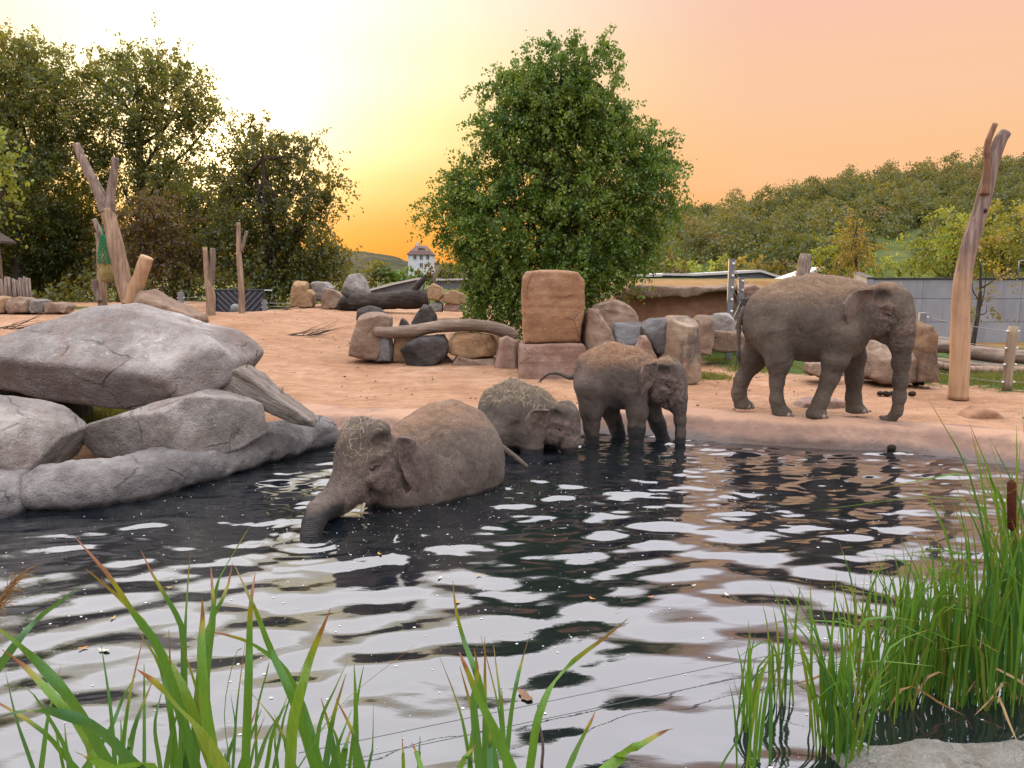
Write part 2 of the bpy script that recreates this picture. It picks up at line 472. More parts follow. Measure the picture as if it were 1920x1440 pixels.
RK = [100]
def rock(name, label, pts, Y, T, mat, k=.10, amp=.025, cuts=(), kc=.03, lean=0.0, facets=9, fo=(.80, .98), cells=42, group=None, cat='rock', parent=None, kink=0.0, strata=0.0):
    """pts: outline in photo pixels at distance Y; T: depth in metres; cuts: (nx, ny, nz, off) planes in units of the half size"""
    P = np.array([at(px, py, Y)[[0, 2]] for px, py in pts])
    lo, hi = P.min(0), P.max(0); s = float(max(hi - lo)); sm = float(min(min(hi - lo), T))
    RK[0] += 1; seed = RK[0]
    h = max(s, T) / cells; m = 3 * h + amp * s
    xs = np.arange(lo[0] - m, hi[0] + m, h); zs = np.arange(lo[1] - m, hi[1] + m, h); ys = np.arange(-T / 2 - m, T / 2 + m, h)
    G = np.stack(np.meshgrid(xs, ys, zs, indexing='ij'), -1)
    x, y, z = G[..., 0], G[..., 1], G[..., 2]
    d2 = poly_sd(x[:, 0, :], z[:, 0, :], P)[:, None, :]
    yy = y - lean * (z - lo[1])
    d = smax(np.broadcast_to(d2, x.shape), np.abs(yy) - T / 2, k * sm * 1.3)
    c = np.array([(lo[0] + hi[0]) / 2, 0, (lo[1] + hi[1]) / 2]); hs = np.array([(hi[0]-lo[0])/2, T/2, (hi[1]-lo[1])/2])
    for cut in cuts:
        n_ = np.array(cut[:3], float); n_ /= np.linalg.norm(n_)
        d = smax(d, (G - c) @ n_ - cut[3] * np.sum(np.abs(n_) * hs), kc * s)
    fr_ = np.random.default_rng(seed); low = -1 if Y > 12 else 1     # rocks standing on the sand keep their broad foot
    for _ in range(facets):      # natural breaks: flat faces turned mostly to the viewer's side and upwards
        n_ = fr_.normal(0, 1, 3) * np.array([1, .9, .9]); n_[1] -= .5; n_[2] = abs(n_[2] + .25) if low < 0 else n_[2] + .25; n_ /= np.linalg.norm(n_)
        d = smax(d, (G - c) @ n_ - fr_.uniform(*fo) * np.sum(np.abs(n_) * hs) * .86, .012 * s)
    Gs = G / s
    d = d + amp * s * (fbm(Gs * 2.6, 2, seed) * .9 + fbm(Gs * 8, 3, seed + 50) * .38 + (fbm(Gs * 26, 2, seed + 70) * .14 if cells > 60 else 0))
    # shallow worn steps
    q = fbm(Gs * 4.0, 2, seed + 9)
    d = d + amp * s * .5 * np.abs(q)
    if strata:
        d = d + strata * s * vnoise(np.stack([x / s * 1.5, y / s * 1.5, z / s * 16], -1), seed + 3)
    V, Fc = surface_nets(d, np.array([xs[0], ys[0], zs[0]]), h)
    base = np.array([c[0], 0, V[:, 2].min()])
    me = mesh_from(name, V - base, Fc)
    o = obj(name, me, mat, parent)
    o.location = (base[0], Y, base[2])
    if parent is None: tag(o, label, cat, group)
    return o
# ================================================================== setting: ground, pond rim, water, hills
SHORE_PX = [(470, 806), (560, 817), (660, 822), (800, 822), (950, 817), (1100, 812), (1250, 817), (1350, 827), (1500, 836), (1650, 844), (1800, 858), (1920, 884), (2080, 926), (2300, 1000)]
SHORE = np.array([gp(a, b, 0)[:2] for a, b in SHORE_PX])
LEFTW = np.array([gp(a, b, 0)[:2] for a, b in [(560, 840), (480, 866), (330, 905), (200, 930), (80, 943), (0, 953), (-170, 975), (-400, 1010)]])
LEFTW[:, 1] += .12
WPOLY = np.vstack([SHORE[1:], [(7.5, 5.5), (5.2, 3.4), (4.0, 2.2), (3.0, .4), (-5, .4), (-9.5, 3.5)], LEFTW[::-1]])
def shore_d(x, y): return poly_sd(np.asarray(x, float), np.asarray(y, float), WPOLY)
def base_z(x, y):
    x = np.asarray(x, float); y = np.asarray(y, float)
    rise = .95 * sstep(14, 38, y) * (1 - sstep(-1.5, 4.5, x))
    rise = rise - .42 * np.exp(-((x + 12.6) / 2.3) ** 2) * sstep(31.5, 35, y)
    left = .25 * sstep(-4, -10, x) * sstep(9, 16, y)
    back = -.7 * sstep(42, 60, y) * (1 - sstep(-1.5, 4.5, x))
    shelf = 2.05 * sstep(26.6, 27.8, y) * sstep(2.2, 4.0, x) * (1 - sstep(11.3, 12.4, x) * (1 - sstep(40, 45, y))) + .35 * sstep(28, 60, y) * sstep(2.2, 4.0, x)
    wob = .05 * n2(x, y, .35, 3) + .025 * n2(x, y, 1.1, 4)
    return .29 + rise + left + back + shelf + wob * sstep(11, 16, y + .0 * x)
def ground_z(x, y):
    x = np.asarray(x, float); y = np.asarray(y, float)
    d = shore_d(x, y)
    g = base_z(x, y) + .03 * n2(x, y, 2.6, 8) * sstep(.8, 2, d)
    lip = sstep(.05, .75, d)
    return np.where(d < 0, -.55 * sstep(0, -1.2, d) - .06, -.06 + (g + .03) * lip) - .03 * (1 - sstep(.9, 1.3, d))
def gz(x, y): return float(ground_z(np.array([x]), np.array([y]))[0])

def axis(fine_lo, fine_hi, step, lo, hi, grow=1.10):
    a = list(np.arange(fine_lo, fine_hi, step))
    s = step; x = a[-1]
    while x < hi: s *= grow; x += s; a.append(x)
    s = step; x = a[0]; b = []
    while x > lo: s *= grow; x -= s; b.append(x)
    return np.array(b[::-1] + a)
def grid_faces(nx, ny):
    i = np.arange(nx - 1)[:, None] * ny + np.arange(ny - 1)[None]
    return np.stack([i, i + ny, i + ny + 1, i + 1], -1).reshape(-1, 4)

gx = axis(-11, 11, .13, -2500, 2500); gy = axis(7.5, 24, .115, -60, 3500)
GX, GY = np.meshgrid(gx, gy, indexing='ij')
GZ = ground_z(GX, GY)
far = sstep(90, 300, np.hypot(GX, GY)); GZ = GZ * (1 - far) + .2 * far
me = mesh_from('ground', np.stack([GX, GY, GZ], -1).reshape(-1, 3), grid_faces(len(gx), len(gy)))
# where turf grows: left bank behind the slab, along the fences, everything beyond the paddock
def blob(cx, cy, rx, ry): return np.exp(-(((GX - cx) / rx) ** 2 + ((GY - cy) / ry) ** 2))
q = lambda px, py, z: gp(px, py, z)[:2]
gr = np.zeros_like(GX)
for px, py, z, rx, ry in [(1350, 660, .3, .9, 3), (1390, 680, .3, .7, 1.6), (1325, 705, .3, .45, .5), (1550, 690, .3, 2.2, 1.6), (1760, 700, .3, 2.2, 2.2), (1900, 705, .3, 1.6, 1.5), (2050, 720, .3, 3, 2),
                          (150, 800, .3, .9, 1.0), (60, 800, .3, 1.2, 1.0), (190, 810, .3, .6, .6), (60, 590, 1.1, 3, 1.5)]:
    c_ = q(px, py, z); gr = np.maximum(gr, blob(c_[0], c_[1], rx, ry))
gr = np.maximum(gr, sstep(44, 52, GY)); gr = np.maximum(gr, .75 * sstep(19.5, 22, GY) * sstep(4, 7, GX))
gr = np.maximum(gr, .62 * sstep(38, 42, GY) * sstep(-6, -10, GX))
dry = sstep(26.4, 27, GY) * sstep(2.0, 3.0, GX) * (1 - sstep(44, 58, GY))
fattr(me, 'dry', dry.ravel())
gr = np.maximum(gr, dry)
fattr(me, 'turf', gr.ravel())
b = NB('sand')
pos = b.n('ShaderNodeNewGeometry').outputs['Position']
n1 = b.noise(.35, 6, .6, co=pos); n2_ = b.noise(2.2, 6, .65, co=pos, stretch=(1, 1.6, 1)); n3 = b.noise(22, 4, .6, co=pos); n4 = b.noise(120, 2, .5, co=pos)
col = b.ramp(n1, [(.28, (.34, .175, .09)), (.48, (.52, .30, .175)), (.7, (.63, .40, .26))])
col = b.mix(b.mapr(n2_, .36, .64), b.mix(.55, col, (.30, .15, .08)), col)
col = b.mix(b.math('MULTIPLY', b.mapr(n3, .5, .7), .35), col, (.70, .47, .34))
spk = b.mapr(b.voro(9, co=pos), .0, .07)
col = b.mix(b.math('MULTIPLY', b.math('SUBTRACT', 1.0, spk), b.mapr(b.noise(1.3, 3, co=pos), .5, .6)), col, (.12, .07, .045))
tf = b.mapr(b.math('ADD', b.attr('turf'), b.math('MULTIPLY', b.math('SUBTRACT', b.noise(3.5, 5, .7, co=pos), .5), .9)), .38, .52)
gcol = b.ramp(b.noise(1.7, 5, .7, co=pos), [(.3, (.035, .075, .012)), (.55, (.075, .12, .02)), (.72, (.17, .15, .05))])
gcol = b.mix(b.attr('dry'), gcol, b.ramp(b.noise(1.1, 6, .7, co=pos), [(.3, (.20, .105, .04)), (.5, (.33, .19, .075)), (.7, (.44, .29, .12))]))
col = b.mix(tf, col, gcol)
foot = b.voro(2.6, co=b.mix(.25, pos, b.noise(2, 2, co=pos, out='Color')), stretch=(1, 1.4, 1))
h = b.math('ADD', b.math('MULTIPLY', n2_, 1.0), b.math('ADD', b.math('MULTIPLY', n3, .22), b.math('MULTIPLY', n4, .06)))
h = b.math('ADD', h, b.math('MULTIPLY', b.mapr(foot, .05, .35), .55))
col = b.mix(b.math('MULTIPLY', b.math('SUBTRACT', 1.0, b.mapr(foot, .03, .22)), .28), col, (.34, .175, .10))
M_SAND = b.done(b.pbr(col, .95, b.bump(h, .8, .14), .1))
tag(obj('ground', me, M_SAND), 'reddish sandy paddock ground round the pond', 'ground', kind='structure')

# ---- smooth cast rim along the far side of the pond
path = catmull(np.c_[SHORE, np.zeros(len(SHORE))], 260)[:, :2]
seg = np.r_[0, np.cumsum(np.linalg.norm(np.diff(path, axis=0), axis=1))]
ss = np.arange(0, seg[-1], .07)
path = np.c_[np.interp(ss, seg, path[:, 0]), np.interp(ss, seg, path[:, 1])]
tg = np.gradient(path, axis=0); tg /= np.linalg.norm(tg, axis=1)[:, None]
nr = np.c_[-tg[:, 1], tg[:, 0]]
prof = catmull(np.array([(-.9, -.5, 0), (-.45, -.2, 0), (-.15, -.05, 0), (0, .015, 0), (.12, .06, 0), (.26, .15, 0), (.38, .255, 0), (.50, .305, 0), (.68, .325, 0), (.95, .318, 0), (1.3, .29, 0), (1.7, .20, 0)]), 46)[:, :2]
V = []
for i, (p, n_) in enumerate(zip(path, nr)):
    s_ = ss[i]
    o1 = .16 * n2(s_, 1.0, .55, 21) + .05 * n2(s_, 1.0, 1.9, 22); hs_ = 1 + .16 * n2(s_, 3.0, .8, 23)
    dd = prof[:, 0] + o1 * np.clip((prof[:, 0] + .5), 0, 1)
    zz = np.where(prof[:, 1] > 0, prof[:, 1] * hs_, prof[:, 1]) + .022 * vnoise(np.stack([np.full(len(dd), s_ * 2.3), dd * 3, dd * 0], -1), 24) + .010 * vnoise(np.stack([np.full(len(dd), s_ * 7), dd * 8, dd * 0], -1), 25)
    V.append(np.c_[p[0] + n_[0] * dd, p[1] + n_[1] * dd, zz])
V = np.array(V)
me = mesh_from('pond_rim', V.reshape(-1, 3), grid_faces(V.shape[0], V.shape[1]))
b = NB('rim_cast')
pos = b.n('ShaderNodeNewGeometry').outputs['Position']
sx = b.n('ShaderNodeSeparateXYZ'); b.l(pos, sx.inputs[0]); zz_ = sx.outputs[2]
nA = b.noise(1.3, 6, .62, co=pos); nB = b.noise(9, 5, .65, co=pos); nC = b.noise(60, 3, co=pos)
col = b.ramp(nA, [(.3, (.22, .135, .10)), (.5, (.33, .205, .15)), (.68, (.46, .30, .215))])
col = b.mix(b.math('MULTIPLY', b.mapr(nB, .42, .62), .55), col, (.26, .165, .125))
dst = b.mapr(b.math('ADD', zz_, b.math('MULTIPLY', b.math('SUBTRACT', nA, .5), .2)), .25, .33)
col = b.mix(b.math('MULTIPLY', dst, .85), col, (.54, .32, .20))
wet = b.mapr(b.math('ADD', zz_, b.math('MULTIPLY', b.math('SUBTRACT', b.noise(2.5, 4, co=pos), .5), .18)), .03, .15)
col = b.mix(wet, (.10, .062, .048), col)
rgh = b.mapr(wet, 0, 1, .35, .9)
h = b.math('ADD', b.math('MULTIPLY', nB, .8), b.math('MULTIPLY', nC, .2))
M_RIM = b.done(b.pbr(col, rgh, b.bump(h, .7, .05), .3))
tag(obj('pond_rim', me, M_RIM), 'smooth rounded pinkish rim along the far side of the pond', 'pond rim', kind='structure')

# ---- water
wr = np.random.default_rng(11)
WAVES = []
for i in range(46):
    lam = .12 * (7.5 ** wr.random() ** 1.15); th = wr.normal(R(95), R(21)); k_ = 2 * math.pi / lam
    WAVES.append((k_ * math.cos(th), k_ * math.sin(th), wr.random() * 6.283, .0155 * lam / (2 * math.pi) * (1.0 + .7 * (lam > .4))))
RIPPLES = []
def water_z(x, y):
    x = np.asarray(x, float); y = np.asarray(y, float)
    wx = x + .16 * n2(x, y, .9, 31) + .07 * n2(x, y, 2.1, 33); wy = y + .10 * n2(x, y, 1.0, 32) + .04 * n2(x, y, 2.3, 34)
    env = .72 + .62 * n2(x, y, .55, 35) + .2 * n2(x, y, 1.4, 36)
    z = np.zeros_like(x)
    for kx, ky, ph, a in WAVES:
        # wind-shadow: the short ripples are strong by the far shore and die out towards the viewer
        lam = 2 * math.pi / math.hypot(kx, ky)
        g_ = 1.0 if lam > .4 else .45 + 1.5 * sstep(5.5, 11.5, y)
        z = z + a * g_ * np.sin(kx * wx + ky * wy + ph)
    z = z * env * 1.15
    a_, c_ = x + .35 * y, y - .12 * x
    amp_ = .8 + .5 * sstep(6, 11, y)
    z = z + amp_ * (.0125 * vnoise(np.stack([a_ * .95, c_ * 2.3, x * 0 + .3], -1), 38) + .0060 * vnoise(np.stack([a_ * 2.0 + .3 * c_, c_ * 4.6, x * 0 + .3], -1), 39) + .0026 * vnoise(np.stack([a_ * 4.4 - .5 * c_, c_ * 9.0, x * 0 + .3], -1), 40))
    for cx, cy, lam, a, rad in RIPPLES:
        r_ = np.hypot(x - cx, y - cy)
        z = z + a * np.sin(r_ * 2 * math.pi / lam) * np.exp(-(r_ / rad) ** 2)
    return z
for px, py, lam, a, rad in [(590, 1008, .16, .004, .8), (1085, 868, .13, .004, .55), (1285, 836, .12, .0035, .6), (1195, 838, .12, .003, .5), (1115, 834, .12, .003, .5), (660, 985, .2, .003, .6), (1480, 1300, .12, .0012, .4)]:
    c_ = gp(px, py, 0); RIPPLES.append((c_[0], c_[1], lam, a, rad))
wxs = np.arange(-9.0, 9.0, .047)
wys = []; y_ = .45
while y_ < 14.2: wys.append(y_); y_ += .023 + .0018 * y_
wys = np.array(wys)
WX, WY = np.meshgrid(wxs, wys, indexing='ij')
me = mesh_from('water', np.stack([WX, WY, water_z(WX, WY)], -1).reshape(-1, 3), grid_faces(len(wxs), len(wys)))
b = NB('pond_water')
pos = b.n('ShaderNodeNewGeometry').outputs['Position']
murk = b.ramp(b.noise(.5, 4, .6, co=pos), [(.35, (.006, .009, .016)), (.7, (.014, .018, .016))])
hb = b.noise(11, 4, .55, co=pos, stretch=(1, 2.2, 1))
M_WATER = b.done(b.pbr(murk, .025, b.bump(hb, .06, .012), .5, IOR=2.15))
tag(obj('water', me, M_WATER), 'dark rippled pond water mirroring the sky', 'water', kind='structure')
# ================================================================== elephants
def rotm(yaw=0, pitch=0, roll=0):
    """yaw about z, pitch about y (positive: nose down), roll about x; degrees"""
    return np.array(Matrix.Rotation(R(yaw), 3, 'Z') @ Matrix.Rotation(R(pitch), 3, 'Y') @ Matrix.Rotation(R(roll), 3, 'X'))
class Body:
    def __init__(s, lo, hi, h):
        s.h = h; s.lo = np.array(lo, float)
        s.ax = [np.arange(l, u, h) for l, u in zip(lo, hi)]
        s.D = np.full([len(a) for a in s.ax], 9.0)
    def _win(s, lo, hi):
        sl = []
        for a, l, u in zip(s.ax, lo, hi):
            i0 = int(np.clip(np.searchsorted(a, l), 0, len(a))); i1 = int(np.clip(np.searchsorted(a, u), 0, len(a)))
            sl.append(slice(i0, i1))
        G = np.stack(np.meshgrid(*[a[q_] for a, q_ in zip(s.ax, sl)], indexing='ij'), -1)
        return tuple(sl), G
    def _op(s, sl, d, k, sub):
        if d.size == 0: return
        s.D[sl] = smax(s.D[sl], -d, k) if sub else smin(s.D[sl], d, k)
    def ell(s, c, r, k=.12, rot=None, sub=False):
        c = np.array(c, float); r = np.array(r, float); m = r.max() + k + .1
        sl, G = s._win(c - m, c + m); p = G - c
        if rot is not None: p = p @ rot
        k0 = np.linalg.norm(p / r, axis=-1); k1 = np.linalg.norm(p / (r * r), axis=-1) + 1e-9
        s._op(sl, k0 * (k0 - 1) / k1, k, sub)
    def cone(s, a, b, ra, rb, k=.1, sub=False):
        a = np.array(a, float); b = np.array(b, float); m = max(ra, rb) + k + .1
        sl, G = s._win(np.minimum(a, b) - m, np.maximum(a, b) + m)
        e = b - a; p = G - a; t = np.clip((p @ e) / (e @ e), 0, 1)
        s._op(sl, np.linalg.norm(p - t[..., None] * e, axis=-1) - (ra + t * (rb - ra)), k, sub)
    def chain(s, pts, k=.1):
        for a, b in zip(pts[:-1], pts[1:]): s.cone(a[:3], b[:3], a[3], b[3], k)
    def floor(s, z, k=.03):
        G = s.ax[2][None, None, :]; s.D = smax(s.D, z - G, k)

# ---- skin
def skin_mat(name, wetz, dust_amt, grey=(.150, .118, .100), dust=(.36, .20, .115)):
    b = NB(name)
    ob = b.tc.outputs['Object']
    geo = b.n('ShaderNodeNewGeometry'); nz = b.n('ShaderNodeSeparateXYZ'); b.l(geo.outputs['Normal'], nz.inputs[0])
    ps = b.n('ShaderNodeSeparateXYZ'); b.l(geo.outputs['Position'], ps.inputs[0])
    n1 = b.noise(2.0, 6, .62, co=ob); n2_ = b.noise(9, 5, .65, co=ob); n3 = b.noise(46, 4, .6, co=ob)
    w1 = b.voro(34, 'DISTANCE_TO_EDGE', co=b.mix(.10, ob, b.noise(8, 3, out='Color', co=ob)), stretch=(1.0, 1.0, .6))
    w2 = b.voro(64, 'DISTANCE_TO_EDGE', co=b.mix(.06, ob, b.noise(16, 2, out='Color', co=ob)))
    wr_ = b.mapr(w1, 0, .10); wr2 = b.mapr(w2, 0, .12)
    dk = tuple(c * .50 for c in grey); lt = tuple(c * 1.75 for c in grey)
    col = b.ramp(n1, [(.3, dk), (.5, grey), (.72, lt)])
    col = b.mix(b.math('MULTIPLY', b.mapr(n2_, .36, .68), .35), col, (.19, .14, .105))
    # dry earth thrown over the back
    up = b.mapr(b.math('ADD', b.attr('dust'), b.math('MULTIPLY', b.math('SUBTRACT', b.noise(3.1, 5, .7, co=ob), .5), .70)), .16, .92)
    dcol = b.ramp(n2_, [(.3, tuple(c * .62 for c in dust)), (.6, dust), (.8, tuple(min(1, c * 1.25) for c in dust))])
    col = b.mix(b.math('MULTIPLY', up, dust_amt), col, dcol)
    # pinkish freckled skin on ears, face and trunk root
    pk = b.math('MULTIPLY', b.attr('pink'), b.mapr(b.noise(17, 4, .7, co=ob), .44, .62))
    col = b.mix(b.math('MULTIPLY', pk, .6), col, (.40, .26, .21))
    # shade of the wrinkles put into the colour: crease lines drawn darker
    col = b.mix(b.math('MULTIPLY', b.math('SUBTRACT', 1.0, wr_), .38), col, tuple(c * .45 for c in grey))
    wet = b.mapr(b.math('ADD', ps.outputs[2], b.math('MULTIPLY', b.math('SUBTRACT', b.noise(5, 3, co=ob), .5), .07)), wetz + .015, wetz - .03)
    wet = b.math('MAXIMUM', wet, b.attr('wet'))
    col = b.mix(wet, col, (.026, .021, .020))
    h = b.math('ADD', b.math('MULTIPLY', wr_, .34), b.math('MULTIPLY', wr2, .22))
    h = b.math('ADD', h, b.math('MULTIPLY', b.noise(7, 4, .6, co=ob, stretch=(3.2, 3.2, .8)), .8))
    h = b.math('ADD', h, b.math('ADD', b.math('MULTIPLY', n2_, .7), b.math('MULTIPLY', n3, .12)))
    ring = b.n('ShaderNodeMath', operation='SINE'); 
    b.l(b.math('ADD', b.math('MULTIPLY', b.attr('ring'), 6.2832), b.math('MULTIPLY', n2_, 3.0)), ring.inputs[0])
    rg = b.math('MULTIPLY', b.math('POWER', b.math('ABSOLUTE', ring.outputs[0]), .5), b.attr('ringmask'))
    h = b.math('ADD', h, b.math('MULTIPLY', rg, .85))
    col = b.mix(b.math('MULTIPLY', b.math('SUBTRACT', b.attr('ringmask'), rg), .5), col, (.06, .045, .038))
    return b.done(b.pbr(col, b.mapr(wet, 0, 1, .82, .42), b.bump(h, .72, .030), .32))
M_EYE = plain_mat('elephant_eye', (.02, .012, .008), .12, .2, 30, .6)
M_NAIL = plain_mat('elephant_toenail', (.33, .25, .20), .55, .25, 20)
M_TUSH = plain_mat('ivory', (.75, .68, .52), .4, .12, 20)
M_HAIR = plain_mat('tail_hair', (.03, .024, .02), .7, .2, 20)

def head(B, piv, s, rot, trunk, wide=1.0):
    """head in its own frame (x forward), scaled by s and turned by rot about piv; trunk: (x,y,z,r) in the same frame, unscaled"""
    M = rot
    def T(p): return np.array(piv) + M @ (np.array(p[:3], float) * np.array([1, wide, 1]) * s)
    E = lambda c, r, k=.1, sub=False, ro=None: B.ell(T(c), np.array(r) * np.array([1, wide, 1]) * s, k * s, M if ro is None else M @ ro, sub)
    C = lambda a, b_, ra, rb, k=.08, sub=False: B.cone(T(a), T(b_), ra * s, rb * s, k * s, sub)
    E((.15, 0, .10), (.35, .315, .38), .12)                    # skull
    for y in (-.14, .14): E((.11, y, .335), (.24, .175, .165), .08)   # twin domes
    E((.33, 0, .02), (.19, .23, .36), .12)                     # face
    for y in (-1, 1):
        E((.04, y * .18, -.20), (.25, .165, .25), .07)         # cheek
        C((.08, y * .275, -.11), (.32, y * .225, -.16), .065, .050, .05)   # cheek bone
        C((.37, y * .19, .075), (.13, y * .30, .12), .062, .060, .05)      # brow
        E((.09, y * .36, .235), (.15, .135, .12), .06, True)   # temple hollow
        C((-.17, y * .38, -.05), (-.12, y * .32, -.42), .045, .045, .09, True)   # groove behind the jaw
        E((.262, y * .315, -.025), (.095, .075, .060), .03, True)   # eye socket
        E((.258, y * .225, -.028), (.065, .045, .058), .02)    # eyeball bed
        C((.185, y * .283, .004), (.325, y * .248, .016), .026, .024, .015)   # upper lid
        C((.195, y * .280, -.068), (.315, y * .244, -.068), .022, .020, .015) # lower lid
        C((.225, y * .288, -.115), (.32, y * .255, -.122), .018, .018, .015)  # bag under the eye
        C((.395, y * .205, -.11), (.295, y * .185, -.40), .045, .040, .04, True)   # crease between cheek and trunk root
        C((.40, y * .10, -.24), (.345, y * .125, -.43), .095, .055, .04)      # lip flap at trunk root
    E((.16, 0, .49), (.22, .045, .07), .08, True)              # dip between the domes
    C((.00, 0, -.32), (.20, 0, -.45), .175, .105, .07)         # jaw
    C((.20, 0, -.45), (.30, 0, -.54), .085, .040, .06)         # chin
    for y in (-1, 1): C((.33, y * .11, -.445), (.10, y * .215, -.345), .020, .014, .03, True)  # mouth line
    B.chain([(*T(p), p[3] * s) for p in trunk], .09 * s)
    return T

def ear_mesh(name, size, outline, curl=.25, thick=.022, seed=0, fold=.0):
    """outline: (back, up) points of the ear seen from its side, front edge at back = 0"""
    P = np.array(outline, float) * size
    h = size * .028; lo = P.min(0) - .06; hi = P.max(0) + .06
    xs = np.arange(lo[0], hi[0], h); zs = np.arange(lo[1], hi[1], h); ys = np.arange(-.09, .09, h * .8)
    G = np.stack(np.meshgrid(xs, ys, zs, indexing='ij'), -1)
    d2 = poly_sd(G[:, 0, :, 0], G[:, 0, :, 2], P)[:, None, :]
    th = thick * (1 - .45 * np.clip(G[..., 0] / P[:, 0].max(), 0, 1)) + .004
    wav = .010 * vnoise(np.stack([G[..., 0] * 14, G[..., 0] * 0, G[..., 2] * 9], -1), seed)
    d = smax(np.broadcast_to(d2, G.shape[:3]), np.abs(G[..., 1] + wav) - th, .03)
    # curled rim
    V, F = surface_nets(d, np.array([xs[0], ys[0], zs[0]]), h)
    u = np.clip(V[:, 0] / P[:, 0].max(), 0, 1); t = (V[:, 2] - P[:, 1].min()) / np.ptp(P[:, 1])
    V = V.copy()
    V[:, 1] += curl * size * (u ** 1.4) * .55 - .05 * size * np.sin(u * 3.1) * (1 - t)
    top = np.clip((t - .80) / .20, 0, 1)
    V[:, 1] += fold * size * top ** 1.5
    V[:, 2] -= fold * size * .55 * top ** 2
    V[:, 1] += .018 * size * np.sin(u * 9 + t * 4)
    me = mesh_from(name, V, F)
    for nme, val in (('dust', np.zeros(len(V))), ('pink', np.full(len(V), 1.0)), ('wet', np.zeros(len(V))), ('ring', np.zeros(len(V))), ('ringmask', np.zeros(len(V)))):
        fattr(me, nme, val)
    return me
EAR = [(0, .30), (.10, .40), (.26, .42), (.40, .36), (.50, .24), (.55, .10), (.50, -.02), (.42, -.14), (.34, -.28), (.27, -.38), (.20, -.36), (.12, -.22), (.04, -.08), (0, .05)]

def finish(name, label, B, loc, yaw, mat, trunk_pts, dust_fn, group, zoff=0.0, pink_c=None, wet_fn=None, ring_len=.045, fold=1.0):
    # loose skin: carved folds and creases close to the surface
    nearby = np.abs(B.D) < .05
    I = np.nonzero(nearby); G = np.stack([B.ax[k][I[k]] for k in range(3)], 1)
    w_ = G + .05 * np.stack([vnoise(G * 5, 90), vnoise(G * 5, 91), vnoise(G * 5, 92)], 1)
    f1 = np.clip(1 - np.abs(vnoise(w_ * np.array([6.5, 6.5, 3.2]), 93)) * 2.6, 0, 1) ** 2
    f2 = np.clip(1 - np.abs(vnoise(w_ * np.array([15, 15, 9]), 94)) * 2.2, 0, 1) ** 2
    lump = vnoise(G * 3.1, 95)
    B.D[I] += fold * (.018 * f1 * (.55 + .45 * vnoise(G * 1.7, 96)) + .007 * f2 + .006 * lump)
    V, F = surface_nets(B.D, B.lo, B.h)
    for _ in range(1):   # relax the net a little
        n = len(V); acc = np.zeros_like(V); c = np.zeros(n)
        for a, b_ in ((0, 1), (1, 2), (2, 3), (3, 0)):
            np.add.at(acc, F[:, a], V[F[:, b_]]); np.add.at(c, F[:, a], 1)
            np.add.at(acc, F[:, b_], V[F[:, a]]); np.add.at(c, F[:, b_], 1)
        V = V * .55 + .45 * acc / c[:, None]
    root = empty(name, loc, label, 'elephant', group)
    root.rotation_euler.z = R(yaw)
    me = mesh_from('body', V, F)
    me.update()
    N = np.zeros(len(V) * 3, np.float32); me.vertices.foreach_get('normal', N); N = N.reshape(-1, 3)
    fattr(me, 'dust', dust_fn(V, N))
    # trunk rings
    tp = np.array([p[:3] for p in trunk_pts]); tr = np.array([p[3] for p in trunk_pts])
    best = np.full(len(V), 9.0); sv = np.zeros(len(V)); acc_s = 0
    for i in range(len(tp) - 1):
        e = tp[i+1] - tp[i]; L = np.linalg.norm(e); p = V - tp[i]; t = np.clip(p @ e / (L * L), 0, 1)
        dd = np.linalg.norm(p - t[:, None] * e, axis=1) / (tr[i] + t * (tr[i+1] - tr[i]))
        m = dd < best; best[m] = dd[m]; sv[m] = acc_s + t[m] * L; acc_s += L
    fattr(me, 'ring', sv / ring_len)
    fattr(me, 'ringmask', (1 - sstep(1.06, 1.5, best)) * sstep(.02, .25, sv))
    pk = np.zeros(len(V))
    for c_, r_ in (pink_c or []): pk = np.maximum(pk, 1 - sstep(r_ * .4, r_, np.linalg.norm(V - np.array(c_), axis=1)))
    fattr(me, 'pink', pk)
    fattr(me, 'wet', wet_fn(V) if wet_fn else np.zeros(len(V)))
    obj('body', me, mat, root)
    return root
def add_ear(root, me, T, M, side, at_, mat, sweep=70, tilt=0, s=1):
    """sweep: how far the ear folds back along the neck (90 = flat against it)"""
    o = obj('ear', me, mat, root)
    p = T((at_[0], side * at_[1], at_[2]))
    # ear local x = backwards, y = outwards
    X_ = np.array([-1, 0, 0.0]); 
    a = R(90 - sweep)
    bx = np.array([-math.cos(a), side * math.sin(a), 0]); by = np.array([math.sin(a), side * math.cos(a), 0]); bz = np.array([0, 0, 1.0])
    Q = np.stack([bx, by, bz], 1)
    tl = R(tilt); Q = Q @ np.array([[math.cos(tl), 0, math.sin(tl)], [0, 1, 0], [-math.sin(tl), 0, math.cos(tl)]])
    Q = M @ Q
    mw = Matrix([[*Q[i], p[i]] for i in range(3)] + [[0, 0, 0, 1]])
    o.matrix_local = mw
    return o
SPH = None
def ball(n=10, m=6):
    V = [(0, 0, 1)]; F = []
    for i in range(1, m):
        for j in range(n):
            a = math.pi * i / m; b_ = 2 * math.pi * j / n; V.append((math.sin(a) * math.cos(b_), math.sin(a) * math.sin(b_), math.cos(a)))
    V.append((0, 0, -1)); L = len(V) - 1
    for j in range(n):
        k = (j + 1) % n; F.append((0, 1 + j, 1 + k)); F.append((L, L - n + k, L - n + j))
        for i in range(m - 2): F.append((1 + i*n + j, 1 + (i+1)*n + j, 1 + (i+1)*n + k, 1 + i*n + k))
    return np.array(V), F
def add_eye(root, T, M, s, side):
    V, F = ball(14, 9)
    p = T((.258, side * .262, -.030))
    obj('eye', mesh_from('eye', V * np.array([.036, .030, .034]) * s, F), M_EYE, root, p)
